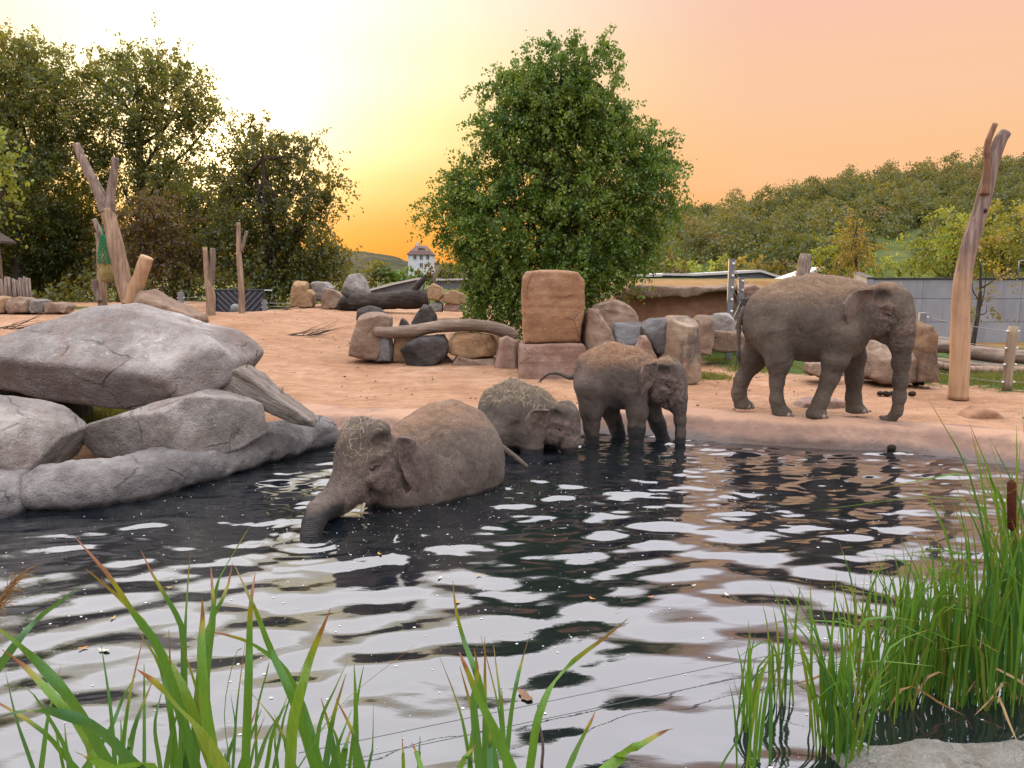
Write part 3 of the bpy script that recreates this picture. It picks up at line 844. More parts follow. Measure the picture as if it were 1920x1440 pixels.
def add_tail(root, pts, r0, r1, mat, tuft=.16):
    P = catmull(pts, 16)
    V, F = tube_vf(P, [r0, (r0 + r1) * .45, r1], 10, True, .05, 5)
    me = mesh_from('tail', V, F)
    for nme in ('dust', 'pink', 'wet', 'ring', 'ringmask'): fattr(me, nme, np.zeros(len(V)))
    t = obj('tail', me, mat, root)
    if tuft:
        rr = np.random.default_rng(3); mb = MB(); d = P[-1] - P[-3]; d /= np.linalg.norm(d)
        for i in range(26):
            st = P[-1 - rr.integers(0, 3)] + rr.normal(0, r1 * .5, 3)
            e = st + (d + rr.normal(0, .28, 3)) * tuft * (.5 + .6 * rr.random())
            mb.tube([st, (st + e) / 2 + rr.normal(0, .008, 3), e], [.004, .0015], 4, False)
        mb.build('tail_hair', M_HAIR, t)
def add_nails(root, feet, s):
    V, F = ball(8, 5); me = mesh_from('toenail', V * np.array([.030, .040, .045]) * s, F)
    for (x, y, z, r) in feet:
        for a in (-62, -22, 20, 60):
            o = obj('toenail', me, M_NAIL, root, (x + r * .97 * math.cos(R(a)), y + r * .97 * math.sin(R(a)), z + .045 * s)); o.rotation_euler.z = R(a)

EG = 'elephants bathing at the pond'
# ------------------------------------------------------------------ A: the grown elephant walking along the rim
M_SKIN_A = skin_mat('skin_adult', -1, .80, (.158, .122, .090), (.36, .215, .118))
B = Body((-1.8, -.80, -.12), (1.75, .80, 2.55), .0142)
B.ell((-.20, 0, 1.64), (.90, .61, .72), .2)
B.ell((-.82, 0, 1.62), (.53, .50, .60), .25)
B.ell((.30, 0, 1.62), (.50, .50, .66), .2)
B.chain([(-1.0, 0, 1.94, .14), (-.58, 0, 2.20, .11), (-.18, 0, 2.29, .10), (.15, 0, 2.23, .11), (.55, 0, 2.17, .13)], .22)
B.chain([(.38, 0, 1.84, .44), (.80, 0, 1.87, .30)], .16)
for y in (-1, 1):
    B.ell((-.78, y * .36, 1.88), (.20, .15, .26), .10)         # hip bones
    B.chain([(.34, y * .30, 2.12, .12), (.22, y * .46, 1.72, .13), (.34, y * .46, 1.40, .16)], .10)   # shoulder blade
# legs: near front, far front, near hind, far hind
B.chain([(.26, -.33, 1.45, .33), (.17, -.36, 1.02, .225), (.11, -.36, .70, .150), (-.02, -.36, .28, .122), (-.10, -.36, .07, .155)], .075)
B.chain([(.42, .33, 1.45, .33), (.58, .36, 1.0, .215), (.62, .36, .62, .148), (.63, .36, .26, .125), (.66, .36, .06, .155)], .075)
B.chain([(-.82, -.25, 1.42, .38), (-.72, -.33, .98, .225), (-.74, -.34, .60, .122), (-.73, -.34, .28, .112), (-.66, -.34, .07, .145)], .08)
B.chain([(-.90, .27, 1.42, .38), (-1.10, .33, .92, .215), (-1.29, .34, .52, .128), (-1.33, .34, .27, .122), (-1.27, .34, .06, .155)], .12)
for x, y in ((-.04, -.36), (.72, .36), (-.60, -.34), (-1.21, .34)): B.ell((x, y, .05), (.15, .155, .11), .06)
HA = rotm(-24, 6)
TRA = [(.36, 0, -.06, .235), (.42, 0, -.28, .205), (.46, 0, -.50, .172), (.50, 0, -.80, .138), (.545, 0, -1.12, .112), (.575, 0, -1.40, .096), (.58, 0, -1.64, .084), (.52, 0, -1.79, .070), (.42, 0, -1.85, .055), (.35, 0, -1.815, .046)]
TA = head(B, (.86, 0, 1.83), 1.0, HA, TRA)
# skin folds
for y in (-1, 1):
    B.cone((.58, y * .52, 1.95), (.58, y * .48, 1.45), .04, .04, .10, True)      # fold between neck and shoulder
    B.cone((-.12, y * .66, 1.62), (-.14, y * .50, 1.00), .05, .05, .10, True)    # behind the shoulder
    B.cone((-.54, y * .66, 1.66), (-.50, y * .50, 1.00), .045, .06, .10, True)    # flank fold
B.D[:, :, :] = np.where((B.ax[0] < 1.0)[:, None, None], smax(B.D, -B.ax[2][None, None, :], .03), B.D)
tA = [(*TA(p), p[3]) for p in TRA]
dustA = lambda V, N: np.clip(N[:, 2] * .55 + (V[:, 2] - 1.75) * .8, 0, 1) * (1 - .55 * sstep(.9, 1.2, V[:, 0]))
pa = gp(1545, 782, .31)
rootA = finish('elephant', 'large grown elephant standing on the rim with its trunk hanging down', B, (pa[0] - .02, pa[1] + .22, .315), -14, M_SKIN_A, tA, dustA, EG,
               pink_c=[(TA((.35, -.15, -.3)), .5), (TA((.2, -.3, 0)), .3)])
EARA = [(0, .28), (.10, .36), (.24, .37), (.38, .31), (.50, .18), (.55, .08), (.50, -.02), (.42, -.12), (.34, -.24), (.27, -.36), (.21, -.40), (.13, -.30), (.05, -.14), (0, .02)]
M_EAR_A = skin_mat('skin_adult_ear', -1, .3, (.235, .180, .142), (.34, .205, .115))
eA = ear_mesh('ear', 1.28, EARA, .06, .02, 1, .10)
add_ear(rootA, eA, TA, HA, -1, (-.05, .345, -.06), M_EAR_A, 27, -4)
add_ear(rootA, eA, TA, HA, 1, (-.05, .345, -.06), M_EAR_A, 27, -4)
for sd in (-1, 1): add_eye(rootA, TA, HA, 1.0, sd)
add_tail(rootA, [(-1.28, 0, 1.86), (-1.38, -.02, 1.62), (-1.39, -.05, 1.3), (-1.37, -.08, .95)], .07, .02, M_SKIN_A, .24)
add_nails(rootA, [(-.04, -.36, 0, .15), (.72, .36, 0, .15), (-.60, -.34, 0, .15), (-1.21, .34, 0, .15)], 1.0)

# ------------------------------------------------------------------ B: the young elephant wading at the rim
M_SKIN_B = skin_mat('skin_young', .13, .80, (.128, .096, .078), (.44, .225, .11))
B = Body((-1.1, -.55, -.5), (1.3, .55, 1.70), .0122)
B.ell((-.25, 0, 1.05), (.58, .42, .53), .15)
B.ell((-.55, 0, 1.02), (.34, .36, .44), .15)
B.ell((.10, 0, 1.02), (.38, .35, .45), .15)
B.chain([(-.72, 0, 1.32, .09), (-.30, 0, 1.50, .09), (.10, 0, 1.42, .09), (.35, 0, 1.27, .10)], .2)
B.chain([(.10, 0, 1.10, .32), (.40, 0, 1.08, .23)], .13)
for y in (-1, 1):
    B.cone((.30, y * .38, 1.10), (.32, y * .32, .75), .03, .02, .08, True)
    B.cone((-.10, y * .45, .95), (-.10, y * .36, .58), .025, .025, .09, True)
    B.cone((-.34, y * .44, .95), (-.30, y * .36, .58), .025, .025, .09, True)
B.chain([(.12, -.22, .85, .24), (.16, -.25, .55, .165), (.155, -.25, .25, .13), (.15, -.25, -.1, .115), (.15, -.25, -.4, .12)], .09)
B.chain([(.22, .22, .85, .24), (.38, .25, .55, .155), (.50, .25, .25, .120), (.63, .25, -.1, .108), (.68, .25, -.4, .12)], .09)
B.chain([(-.58, -.2, .90, .30), (-.58, -.24, .55, .19), (-.575, -.24, .28, .125), (-.57, -.24, 0, .108), (-.55, -.24, -.4, .115)], .09)
B.chain([(-.48, .2, .90, .30), (-.34, .24, .55, .18), (-.24, .26, .32, .125), (-.18, .28, .12, .115), (-.15, .28, .02, .12)], .09)
HB = rotm(-12, 8)
TRB = [(.36, 0, -.06, .225), (.43, 0, -.28, .19), (.49, 0, -.48, .148), (.555, 0, -.72, .115), (.61, 0, -.98, .098), (.63, 0, -1.14, .086), (.60, 0, -1.235, .073), (.52, 0, -1.26, .060), (.46, 0, -1.23, .05)]
TB = head(B, (.50, 0, 1.03), .80, HB, TRB)
tB = [(*TB(p), p[3] * .8) for p in TRB]
dustB = lambda V, N: np.clip(N[:, 2] * .55 + (V[:, 2] - 1.12) * 1.3, 0, 1) * (1 - .6 * sstep(.5, .75, V[:, 0]))
pb = gp(1180, 833, 0)
rootB = finish('elephant', 'mid-sized young elephant wading by the rim with its tail held out', B, (pb[0], pb[1] + .25, .0), -10, M_SKIN_B, tB, dustB, EG,
               pink_c=[(TB((.3, -.2, -.2)), .45)], wet_fn=lambda V: (1 - sstep(.30, .36, V[:, 2] + .02 * np.sin(V[:, 0] * 30))) * (np.abs(V[:, 0] - .3) < .5), ring_len=.036)
M_EAR_B = skin_mat('skin_young_ear', .13, .3, (.20, .145, .115), (.40, .22, .12))
eB = ear_mesh('ear', .76, EAR, .10, .02, 2, .06)
for sd in (-1, 1): add_ear(rootB, eB, TB, HB, sd, (-.06, .335, .04), M_EAR_B, 30, -6); add_eye(rootB, TB, HB, .85, sd)
add_tail(rootB, [(-.86, 0, 1.08), (-.98, -.02, 1.05), (-1.14, -.02, 1.11), (-1.32, -.02, 1.10), (-1.46, -.02, .98)], .055, .014, M_SKIN_B, .05)

# ------------------------------------------------------------------ C: the small calf belly deep in the water
M_SKIN_C = skin_mat('skin_calf', .10, .35, (.152, .121, .098), (.28, .19, .11))
B = Body((-1.1, -.55, -.45), (1.1, .55, 1.15), .0122)
B.ell((-.32, 0, .48), (.56, .42, .55), .15)
B.ell((-.55, 0, .45), (.34, .36, .44), .15)
B.ell((.0, 0, .46), (.36, .34, .46), .15)
B.chain([(-.7, 0, .80, .09), (-.32, 0, .96, .09), (.05, 0, .83, .09), (.25, 0, .72, .1)], .2)
B.chain([(.05, 0, .52, .31), (.28, 0, .50, .23)], .13)
for y in (-1, 1):
    B.cone((.20, y * .36, .5), (.22, y * .32, .15), .03, .02, .08, True)
    B.cone((-.18, y * .44, .45), (-.2, y * .36, .0), .025, .025, .09, True)
B.chain([(.02, -.22, .3, .23), (.04, -.25, .0, .16), (.03, -.25, -.4, .12)], .09)
B.chain([(.12, .22, .3, .23), (.2, .25, .0, .16), (.25, .25, -.4, .12)], .09)
for y in (-.22, .22): B.chain([(-.55, y, .3, .3), (-.52, y, -.05, .18), (-.5, y, -.4, .12)], .09)
HC = rotm(-17, 12)
TRC = [(.36, 0, -.06, .215), (.42, 0, -.28, .185), (.435, 0, -.48, .145), (.43, 0, -.72, .112), (.40, 0, -.98, .09)]
TC = head(B, (.37, 0, .44), .74, HC, TRC)
tC = [(*TC(p), p[3] * .74) for p in TRC]
dustC = lambda V, N: np.clip(N[:, 2] * .7 + (V[:, 2] - .7) * 1.1, 0, 1)
pc = gp(1000, 848, 0)
rootC = finish('elephant', 'smallest calf belly deep in water, its back strewn with straw', B, (pc[0], pc[1] + .25, 0), -14, M_SKIN_C, tC, dustC, EG,
               pink_c=[(TC((.3, -.2, -.2)), .5)], wet_fn=lambda V: (1 - sstep(.05, .10, V[:, 2])), ring_len=.036)
M_EAR_C = skin_mat('skin_calf_ear', .0, .3, (.23, .175, .135), (.30, .20, .12))
eC = ear_mesh('ear', .80, EAR, .08, .02, 3, .12)
for sd in (-1, 1): add_ear(rootC, eC, TC, HC, sd, (-.05, .335, -.02), M_EAR_C, 30, -2); add_eye(rootC, TC, HC, .8, sd)

# ------------------------------------------------------------------ D: the elephant deep in the pond, trunk stretched forward
M_SKIN_D = skin_mat('skin_bather', .045, .70, (.170, .132, .106), (.46, .26, .145))
B = Body((-1.35, -.78, -.6), (2.2, .82, 1.2), .0140)
B.ell((-.32, 0, .28), (.80, .62, .76), .2)
B.ell((-.72, 0, .20), (.48, .54, .64), .2)
B.ell((.25, 0, .18), (.55, .52, .66), .25)
B.chain([(-.85, 0, .74, .13), (-.5, 0, .90, .10), (-.15, 0, .89, .10), (.25, 0, .74, .12)], .2)
B.chain([(.25, 0, .34, .42), (.66, 0, .46, .30)], .16)
for y in (-1, 1):
    B.cone((.30, y * .56, .55), (.36, y * .50, .0), .04, .03, .10, True)
    B.cone((-.20, y * .66, .35), (-.2, y * .60, -.1), .03, .03, .10, True)
    B.cone((-.62, y * .66, .35), (-.58, y * .58, -.1), .03, .035, .10, True)
HD = rotm(-6, 10)
TRD = [(.36, 0, -.06, .235), (.48, 0, -.24, .205), (.62, .03, -.32, .18), (.81, .11, -.31, .155), (1.01, .24, -.29, .130), (1.15, .37, -.335, .110), (1.25, .46, -.42, .095), (1.31, .52, -.52, .085)]
TD = head(B, (.72, 0, .56), .98, HD, TRD, 1.0)
tD = [(*TD(p), p[3]) for p in TRD]
dustD = lambda V, N: np.clip(N[:, 2] * .55 + (V[:, 2] - .62) * .9, 0, 1) * (1 - .8 * sstep(.6, .9, V[:, 0]))
rootD = finish('elephant', 'elephant sunk deep in the pond reaching its trunk along the water', B, (-1.10, 9.42, 0.06), 228, M_SKIN_D, tD, dustD, EG,
               pink_c=[(TD((.3, .25, -.2)), .6), (TD((.0, .35, -.2)), .4)], wet_fn=lambda V: (1 - sstep(.12, .22, V[:, 2])) * (V[:, 0] > 1.35))
EARD = [(0, .26), (.06, .35), (.16, .36), (.25, .28), (.30, .14), (.31, .0), (.28, -.14), (.23, -.28), (.18, -.42), (.13, -.46), (.08, -.36), (.03, -.16), (0, .0)]
M_EAR_D = skin_mat('skin_bather_ear', .03, .3, (.26, .195, .165), (.44, .26, .16))
eD = ear_mesh('ear', .98, EARD, .10, .022, 4, .05)
for sd in (-1, 1): add_ear(rootD, eD, TD, HD, sd, (-.06, .34, -.04), M_EAR_D, 46, 0); add_eye(rootD, TD, HD, 1.0, sd)
V, F = tube_vf(catmull([TD((.36, .14, -.42)), TD((.42, .15, -.50)), TD((.46, .15, -.56))], 5), [.022, .012], 8)
obj('tush', mesh_from('tush', V, F), M_TUSH, rootD)
add_tail(rootD, [(-1.14, .1, .42), (-1.28, .18, .32), (-1.38, .32, .20), (-1.40, .50, .10)], .06, .03, M_SKIN_D, 0)
# ================================================================== boulders and stone blocks
GREY = rock_mat('granite_grey', (.33, .295, .265), (.155, .132, .118), (.54, .50, .45), .8, stain=(.20, .13, .10), stain_amt=.55, bump=.7)
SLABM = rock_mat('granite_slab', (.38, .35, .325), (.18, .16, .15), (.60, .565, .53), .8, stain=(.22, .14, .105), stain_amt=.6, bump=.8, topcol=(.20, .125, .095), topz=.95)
GREYB = rock_mat('granite_blue', (.185, .175, .172), (.09, .085, .088), (.32, .30, .285), .9, stain=(.17, .13, .11), stain_amt=.4, bump=.7)
WARM = rock_mat('sandstone_brown', (.36, .245, .165), (.20, .125, .085), (.48, .36, .27), .9, .25, stain=(.16, .11, .085), stain_amt=.5, bump=.6)
OCHRE = rock_mat('sandstone_ochre', (.44, .27, .135), (.27, .145, .07), (.56, .40, .24), .9, .35, stain=(.20, .13, .10), stain_amt=.5, bump=.6)
PINK = rock_mat('sandstone_pink', (.40, .25, .185), (.24, .14, .10), (.50, .36, .29), .9, .2, stain=(.22, .15, .12), stain_amt=.45, bump=.5)
PILLAR = rock_mat('sandstone_pillar', (.42, .225, .115), (.30, .145, .075), (.52, .34, .21), .7, .3, stain=(.24, .125, .07), stain_amt=.5, bump=.5)
DARK = rock_mat('basalt_dark', (.085, .075, .072), (.04, .036, .036), (.15, .135, .125), 1.1, stain=(.12, .085, .06), stain_amt=.4, bump=.9)
CLAY = rock_mat('clay_bank', (.42, .225, .125), (.28, .14, .08), (.52, .31, .19), .6, .2, stain=(.26, .14, .085), stain_amt=.5, bump=.5)
EDGE = rock_mat('rim_stone', (.25, .23, .22), (.13, .12, .12), (.40, .37, .35), .8, stain=(.13, .105, .10), stain_amt=.45, bump=.8, wet=True)
M_IRON = plain_mat('rusty_iron', (.06, .05, .045), .6, .3, 30, .4, .6)

# ---- left bank
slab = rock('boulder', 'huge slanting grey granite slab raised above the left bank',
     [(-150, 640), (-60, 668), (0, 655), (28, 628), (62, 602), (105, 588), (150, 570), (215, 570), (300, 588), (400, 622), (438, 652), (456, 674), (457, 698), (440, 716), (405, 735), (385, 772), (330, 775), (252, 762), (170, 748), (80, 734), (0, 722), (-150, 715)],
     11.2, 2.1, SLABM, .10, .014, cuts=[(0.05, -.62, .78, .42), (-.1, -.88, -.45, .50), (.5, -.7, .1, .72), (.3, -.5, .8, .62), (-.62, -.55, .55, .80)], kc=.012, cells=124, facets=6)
rock('boulder', 'dark support stone in the gap under the huge slab', [(-60, 728), (60, 735), (150, 745), (186, 752), (188, 792), (120, 806), (-60, 806)], 11.6, .9, DARK, .1, .02)
rock('boulder', 'angular grey boulder with a brown patch resting on the long edge stone',
     [(138, 820), (150, 800), (220, 778), (300, 750), (362, 738), (420, 752), (488, 772), (498, 800), (490, 825), (440, 848), (392, 862), (300, 860), (190, 855), (146, 848)],
     10.1, 1.25, GREY, .04, .012, cuts=[(-.22, -.95, -.16, .36), (.72, -.68, .12, .30), (-.22, -.38, .9, .42), (.40, -.30, .86, .52)], kc=.006, cells=120, facets=4)
rock('boulder', 'rounded pale grey boulder at the left picture edge above the water',
     [(-140, 760), (-60, 745), (0, 757), (70, 775), (108, 800), (135, 830), (142, 862), (110, 880), (40, 886), (-60, 886), (-150, 870)], 9.5, 1.3, GREY, .10, .016, cuts=[(0, -.5, .86, .50), (.7, -.6, .3, .55), (-.1, -.95, -.2, .7)], kc=.02, cells=100, facets=6)
rock('boulder', 'short grey edge stone at the waterline in the left corner',
     [(-160, 880), (0, 878), (48, 882), (70, 900), (78, 940), (74, 985), (-160, 1000)], 8.95, 1.0, EDGE, .16, .016, cuts=[(0, -.5, .86, .62)], kc=.05, cells=60)
# long curved stone along the water
def edge_stone():
    P = np.array([gp(a, b_, z) for a, b_, z in [(98, 915, .20), (200, 905, .20), (330, 880, .20), (460, 845, .22), (555, 818, .22), (592, 812, .20)]])
    P = catmull(P, 26)
    lo = P.min(0) - .75; hi = P.max(0) + .75; h = .03
    xs, ys, zs = [np.arange(l, u, h) for l, u in zip((lo[0], lo[1], -.45), (hi[0], hi[1], .85))]
    G = np.stack(np.meshgrid(xs, ys, zs, indexing='ij'), -1)
    d = np.full(G.shape[:3], 9.0)
    rs = np.interp(np.linspace(0, 1, len(P)), [0, .12, .35, .6, .85, 1], [.34, .40, .40, .36, .38, .33])
    sc = np.array([1, 1, .86])
    for i in range(len(P) - 1):
        a, b_ = P[i], P[i+1]; e = (b_ - a) / sc; p = (G - a) / sc; t = np.clip(p @ e / (e @ e), 0, 1)
        d = np.minimum(d, np.linalg.norm(p - t[..., None] * e, axis=-1) - (rs[i] + t * (rs[i+1] - rs[i])))
    d = smax(d, G[..., 2] - .49 - .05 * n2(G[..., 0], G[..., 1], 1.2, 77), .10)
    d = d + .05 * fbm(G * 1.7, 2, 71) + .03 * fbm(G * 5.5, 3, 72) + .03 * np.abs(fbm(G * 2.6, 2, 73))
    V, F = surface_nets(d, np.array([xs[0], ys[0], zs[0]]), h)
    c = P.mean(0); c[2] = -.3
    o = obj('edge_stone', mesh_from('edge_stone', V - c, F), EDGE, None, c)
    tag(o, 'long curved grey edge stone running along the left waterline', 'rock')
edge_stone()
b = NB('split_log_wood')
mp_ = b.n('ShaderNodeMapping'); b.l(b.tc.outputs['Object'], mp_.inputs[0]); mp_.inputs['Rotation'].default_value = (0, R(-31), 0)
mp2 = b.n('ShaderNodeMapping'); b.l(mp_.outputs[0], mp2.inputs[0]); mp2.inputs['Scale'].default_value = (.55, 7, 7)
g = b.noise(2.2, 6, .65, co=mp2.outputs[0]); g2 = b.noise(7, 5, .65, co=mp2.outputs[0])
col = b.ramp(g, [(.30, (.13, .10, .08)), (.47, (.31, .26, .215)), (.70, (.50, .45, .39))])
col = b.mix(b.math('MULTIPLY', b.mapr(g2, .50, .64), .6), col, (.09, .07, .055))
M_SPLIT = b.done(b.pbr(col, .9, b.bump(b.math('ADD', g, b.math('MULTIPLY', g2, .6)), 1.0, .06), .15))
plank = rock('split_log', 'split weathered grey log leaning down to the water beside the boulders',
     [(408, 715), (415, 692), (428, 684), (462, 686), (484, 702), (530, 742), (580, 778), (602, 800), (592, 803), (540, 784), (470, 752), (425, 740), (404, 728)], 11.0, .50, M_SPLIT, .05, .014, cuts=[(.3, -.45, .84, .5), (0, -.9, -.3, .7)], kc=.02, cells=70, cat='log')
for px, py, Yb, ob in ((462, 690, 10.85, plank), (597, 792, 10.8, plank), (527, 738, 10.8, plank), (480, 668, 10.9, slab)):
    p = at(px, py, Yb); mb = MB()
    q0 = np.array(p) - np.array(ob.location)
    mb.tube([q0, q0 + (.02, 0, .06)], .005, 6); a = np.linspace(0, 2 * math.pi, 11)
    mb.tube([q0 + (.025 + .014 * math.cos(t), 0, .072 + .014 * math.sin(t)) for t in a], .004, 5, False)
    mb.build('eye_bolt', M_IRON, ob, True)
rock('boulder', 'brown sandstone slab leaning behind the forked dead trunk', [(260, 560), (262, 545), (275, 543), (300, 556), (340, 575), (372, 592), (374, 606), (330, 612), (262, 608)], 22.0, 1.4, WARM, .08, .025, cuts=[(.25, -.5, .82, .5)], kc=.03)
lg = 'low stones at the far left edge'
for i, (px, w, hh, lab) in enumerate([(8, 26, 26, 'ochre stone nearest the wooden hut at the far left'), (45, 46, 24, 'flat pale stone in the middle of the low left row'), (78, 26, 20, 'small grey stone beside the flat pale stone'), (112, 40, 14, 'low brown stone at the right end of the left row')]):
    rock('rock', lab, [(px - w/2, 580), (px - w/2 + 3, 580 - hh * .8), (px - w*.1, 580 - hh), (px + w*.35, 580 - hh*.85), (px + w/2, 574), (px + w*.45, 586), (px - w*.4, 587)], 31, .9, (OCHRE, WARM, GREY, WARM)[i], .12, .03, group=lg, cells=34)

# ---- low wall of blocks in front of the lime tree
WG = 'stones stacked in the low wall by the pillar'
YW = 20.6
rock('stone_block', 'tall leaning brown stone at the left end of the low stone wall', [(658, 665), (664, 630), (676, 590), (684, 584), (722, 586), (733, 595), (732, 622), (722, 650), (712, 672), (690, 674)], YW, 1.0, WARM, .07, .018, cuts=[(.55, -.8, .1, .55), (-.5, -.8, .2, .75)], kc=.02, group=WG)
rock('rock', 'dark rounded stone peeping out behind the tall leaning stone', [(672, 600), (674, 580), (690, 573), (710, 577), (722, 590), (720, 605)], 21.6, .8, DARK, .1, .02, cells=40, group=WG)
rock('stone_block', 'upright blue-grey block under the left end of the log', [(701, 672), (701, 636), (706, 631), (734, 632), (738, 668), (736, 676), (704, 676)], YW - .1, .6, GREYB, .06, .016, cells=44, group=WG)
rock('stone_block', 'ochre block half hidden behind the black boulder', [(736, 676), (736, 632), (752, 627), (770, 630), (800, 625), (808, 650), (800, 682)], YW + .15, .7, OCHRE, .06, .018, cells=44, group=WG)
rock('boulder', 'black cracked boulder in the middle of the low stone wall', [(752, 655), (762, 642), (776, 634), (800, 630), (832, 626), (842, 650), (838, 668), (815, 686), (790, 692), (765, 682)], YW - .35, .95, DARK, .13, .03, cuts=[(-.4, -.8, -.3, .6), (.6, -.7, -.3, .65)], kc=.03, group=WG)
rock('stone_block', 'big ochre block under the right half of the log', [(840, 660), (840, 630), (845, 622), (880, 620), (930, 628), (936, 650), (930, 666), (880, 670), (848, 664)], YW - .05, .9, OCHRE, .07, .02, cuts=[(.55, -.8, 0, .72)], kc=.02, group=WG)
rock('stone_block', 'flat brown block beneath the big ochre block', [(846, 695), (848, 668), (860, 664), (890, 672), (930, 670), (928, 696), (900, 702), (860, 700)], YW - .2, .9, WARM, .06, .02, cuts=[(.2, -.6, .78, .62)], kc=.02, cells=46, group=WG)
rock('stone_block', 'small grey wedge stone between black boulder and flat block', [(800, 696), (812, 680), (838, 666), (850, 680), (850, 700), (820, 702)], YW + .1, .5, WARM, .08, .02, cells=34, group=WG)
rock('stone_block', 'pinkish wedge-shaped block leaning against the pillar base', [(924, 702), (930, 668), (938, 634), (950, 630), (972, 640), (974, 700), (968, 710), (935, 708)], YW - .7, .8, PINK, .06, .016, cuts=[(-.62, -.75, .2, .62), (.3, -.93, .1, .8)], kc=.018, group=WG)
rock('rock', 'black pointed rock standing behind the log', [(774, 606), (782, 588), (794, 571), (808, 574), (816, 590), (818, 606)], 22.2, .8, DARK, .08, .03, cuts=[(-.5, -.8, .2, .6), (.6, -.7, .2, .6)], kc=.02, cells=44, group=WG)
rock('rock', 'small dark stone lying left of the black pointed rock', [(748, 610), (754, 596), (762, 602), (768, 612)], 22.0, .4, DARK, .1, .02, cells=28, group=WG)

# ---- stone pillar
rock('stone_block', 'square lower block of the tall sandstone pillar', [(972, 704), (973, 648), (978, 641), (1088, 640), (1096, 648), (1097, 700), (1090, 709), (980, 710)], 18.9, 1.5, PINK, .05, .014, cells=60, group='pillar blocks', strata=.006, facets=3, fo=(.97, 1.1))
rock('stone_block', 'tall rounded upper block of the sandstone pillar', [(981, 641), (979, 560), (980, 520), (988, 510), (1010, 507), (1060, 508), (1082, 512), (1091, 526), (1092, 570), (1088, 620), (1086, 641)], 18.95, 1.3, PILLAR, .07, .014, cells=66, group='pillar blocks', strata=.006, facets=3, fo=(.97, 1.1))

# ---- rocks right of the pillar
RG = 'rocks right of the sandstone pillar'
rock('boulder', 'grey-brown rock leaning against the right side of the pillar', [(1096, 665), (1090, 630), (1093, 590), (1104, 576), (1122, 580), (1140, 615), (1152, 640), (1150, 668)], 18.6, 1.0, WARM, .08, .02, cuts=[(.6, -.7, .3, .6)], kc=.02, group=RG)
rock('boulder', 'blue-grey boulder behind the back of the young elephant', [(1142, 660), (1145, 622), (1156, 608), (1190, 604), (1220, 600), (1230, 640), (1226, 680), (1180, 690)], 18.9, 1.3, GREYB, .10, .025, cuts=[(-.1, -.6, .8, .5)], kc=.03, group=RG)
rock('boulder', 'rounded slate-blue boulder leaning on the tall tan block', [(1198, 612), (1222, 598), (1250, 596), (1264, 620), (1260, 650), (1248, 664), (1226, 662), (1210, 640)], 18.2, .9, GREYB, .14, .02, group=RG)
rock('stone_block', 'pointed brown wedge standing before the slate-blue boulder', [(1188, 700), (1190, 660), (1200, 630), (1206, 620), (1216, 640), (1230, 672), (1236, 700)], 17.8, .6, PINK, .06, .02, cells=44, group=RG)
rock('stone_block', 'tall tan block streaked with dark stains behind the young elephant', [(1232, 712), (1240, 640), (1250, 600), (1258, 594), (1296, 592), (1305, 600), (1308, 640), (1307, 708), (1290, 716), (1250, 718)], 17.9, 1.2, rock_mat('tan_streaked', (.40, .29, .19), (.30, .17, .10), (.50, .42, .32), .7, .1, stain=(.07, .06, .06), stain_amt=.85, bump=.5), .05, .014, cuts=[(-.75, -.65, 0, .45)], kc=.02, cells=52, group=RG)
rock('rock', 'loose pale rock heap sloping down beside the tree', [(1108, 600), (1120, 572), (1150, 560), (1180, 572), (1196, 600), (1190, 612), (1120, 615)], 21.5, 1.6, WARM, .12, .05, cells=44, group=RG, strata=.02)
rock('boulder', 'brown stone between the tan block and the steel post', [(1300, 660), (1303, 600), (1312, 588), (1330, 592), (1334, 630), (1326, 664)], 21.5, 1.0, WARM, .1, .025, group=RG)
rock('boulder', 'grey-brown upper boulder behind the steel rope posts', [(1322, 620), (1330, 600), (1342, 588), (1362, 586), (1372, 600), (1370, 628)], 22.5, 1.0, GREY, .12, .025, cells=44, group=RG)
rock('boulder', 'squat brown boulder lying at the foot of the steel posts', [(1320, 650), (1322, 628), (1332, 618), (1385, 620), (1394, 634), (1390, 656), (1360, 658), (1334, 656)], 22.0, 1.0, WARM, .09, .025, cells=46, group=RG)
rock('rock', 'dark stone on the pile left of the grown elephant', [(1390, 575), (1394, 560), (1406, 556), (1418, 560), (1416, 578)], 24.0, .6, DARK, .12, .03, cells=30, group=RG)
rock('rock', 'pinkish boulder on the pile behind the rump of the grown elephant', [(1388, 560), (1394, 538), (1410, 533), (1424, 545), (1422, 562)], 25.0, .8, PINK, .12, .03, cells=34, group=RG)
rock('boulder', 'large brown rock behind the front legs of the grown elephant', [(1610, 705), (1622, 660), (1640, 640), (1690, 636), (1712, 650), (1716, 700), (1690, 714), (1630, 714)], 17.6, 1.3, WARM, .09, .025, cuts=[(0, -.6, .8, .6)], kc=.03, group=RG)
rock('boulder', 'dark-footed ochre rock right of the hanging trunk', [(1706, 712), (1712, 640), (1716, 612), (1726, 600), (1738, 616), (1744, 660), (1745, 712)], 17.2, .8, rock_mat('ochre_dark_foot', (.30, .19, .12), (.10, .075, .07), (.46, .27, .12), .9, stain=(.07, .06, .06), stain_amt=.8, bump=.7), .08, .03, cells=50, group=RG)
rock('rock', 'low brown stone seen between the legs of the grown elephant', [(1506, 695), (1510, 680), (1540, 676), (1570, 682), (1572, 700), (1530, 706)], 17.8, .8, WARM, .1, .03, cells=36, group=RG)
rock('rock', 'flat tan stone set in the sand behind the elephant feet', [(1486, 766), (1500, 752), (1530, 746), (1570, 748), (1592, 758), (1588, 770), (1520, 772)], 14.6, .8, PINK, .12, .03, cells=40, group=RG)
rock('rock', 'worn lump of clay on the sand near the bent trunk', [(1796, 786), (1812, 772), (1836, 762), (1856, 768), (1880, 786), (1850, 792)], 13.4, .5, CLAY, .14, .04, cells=36, group=RG)

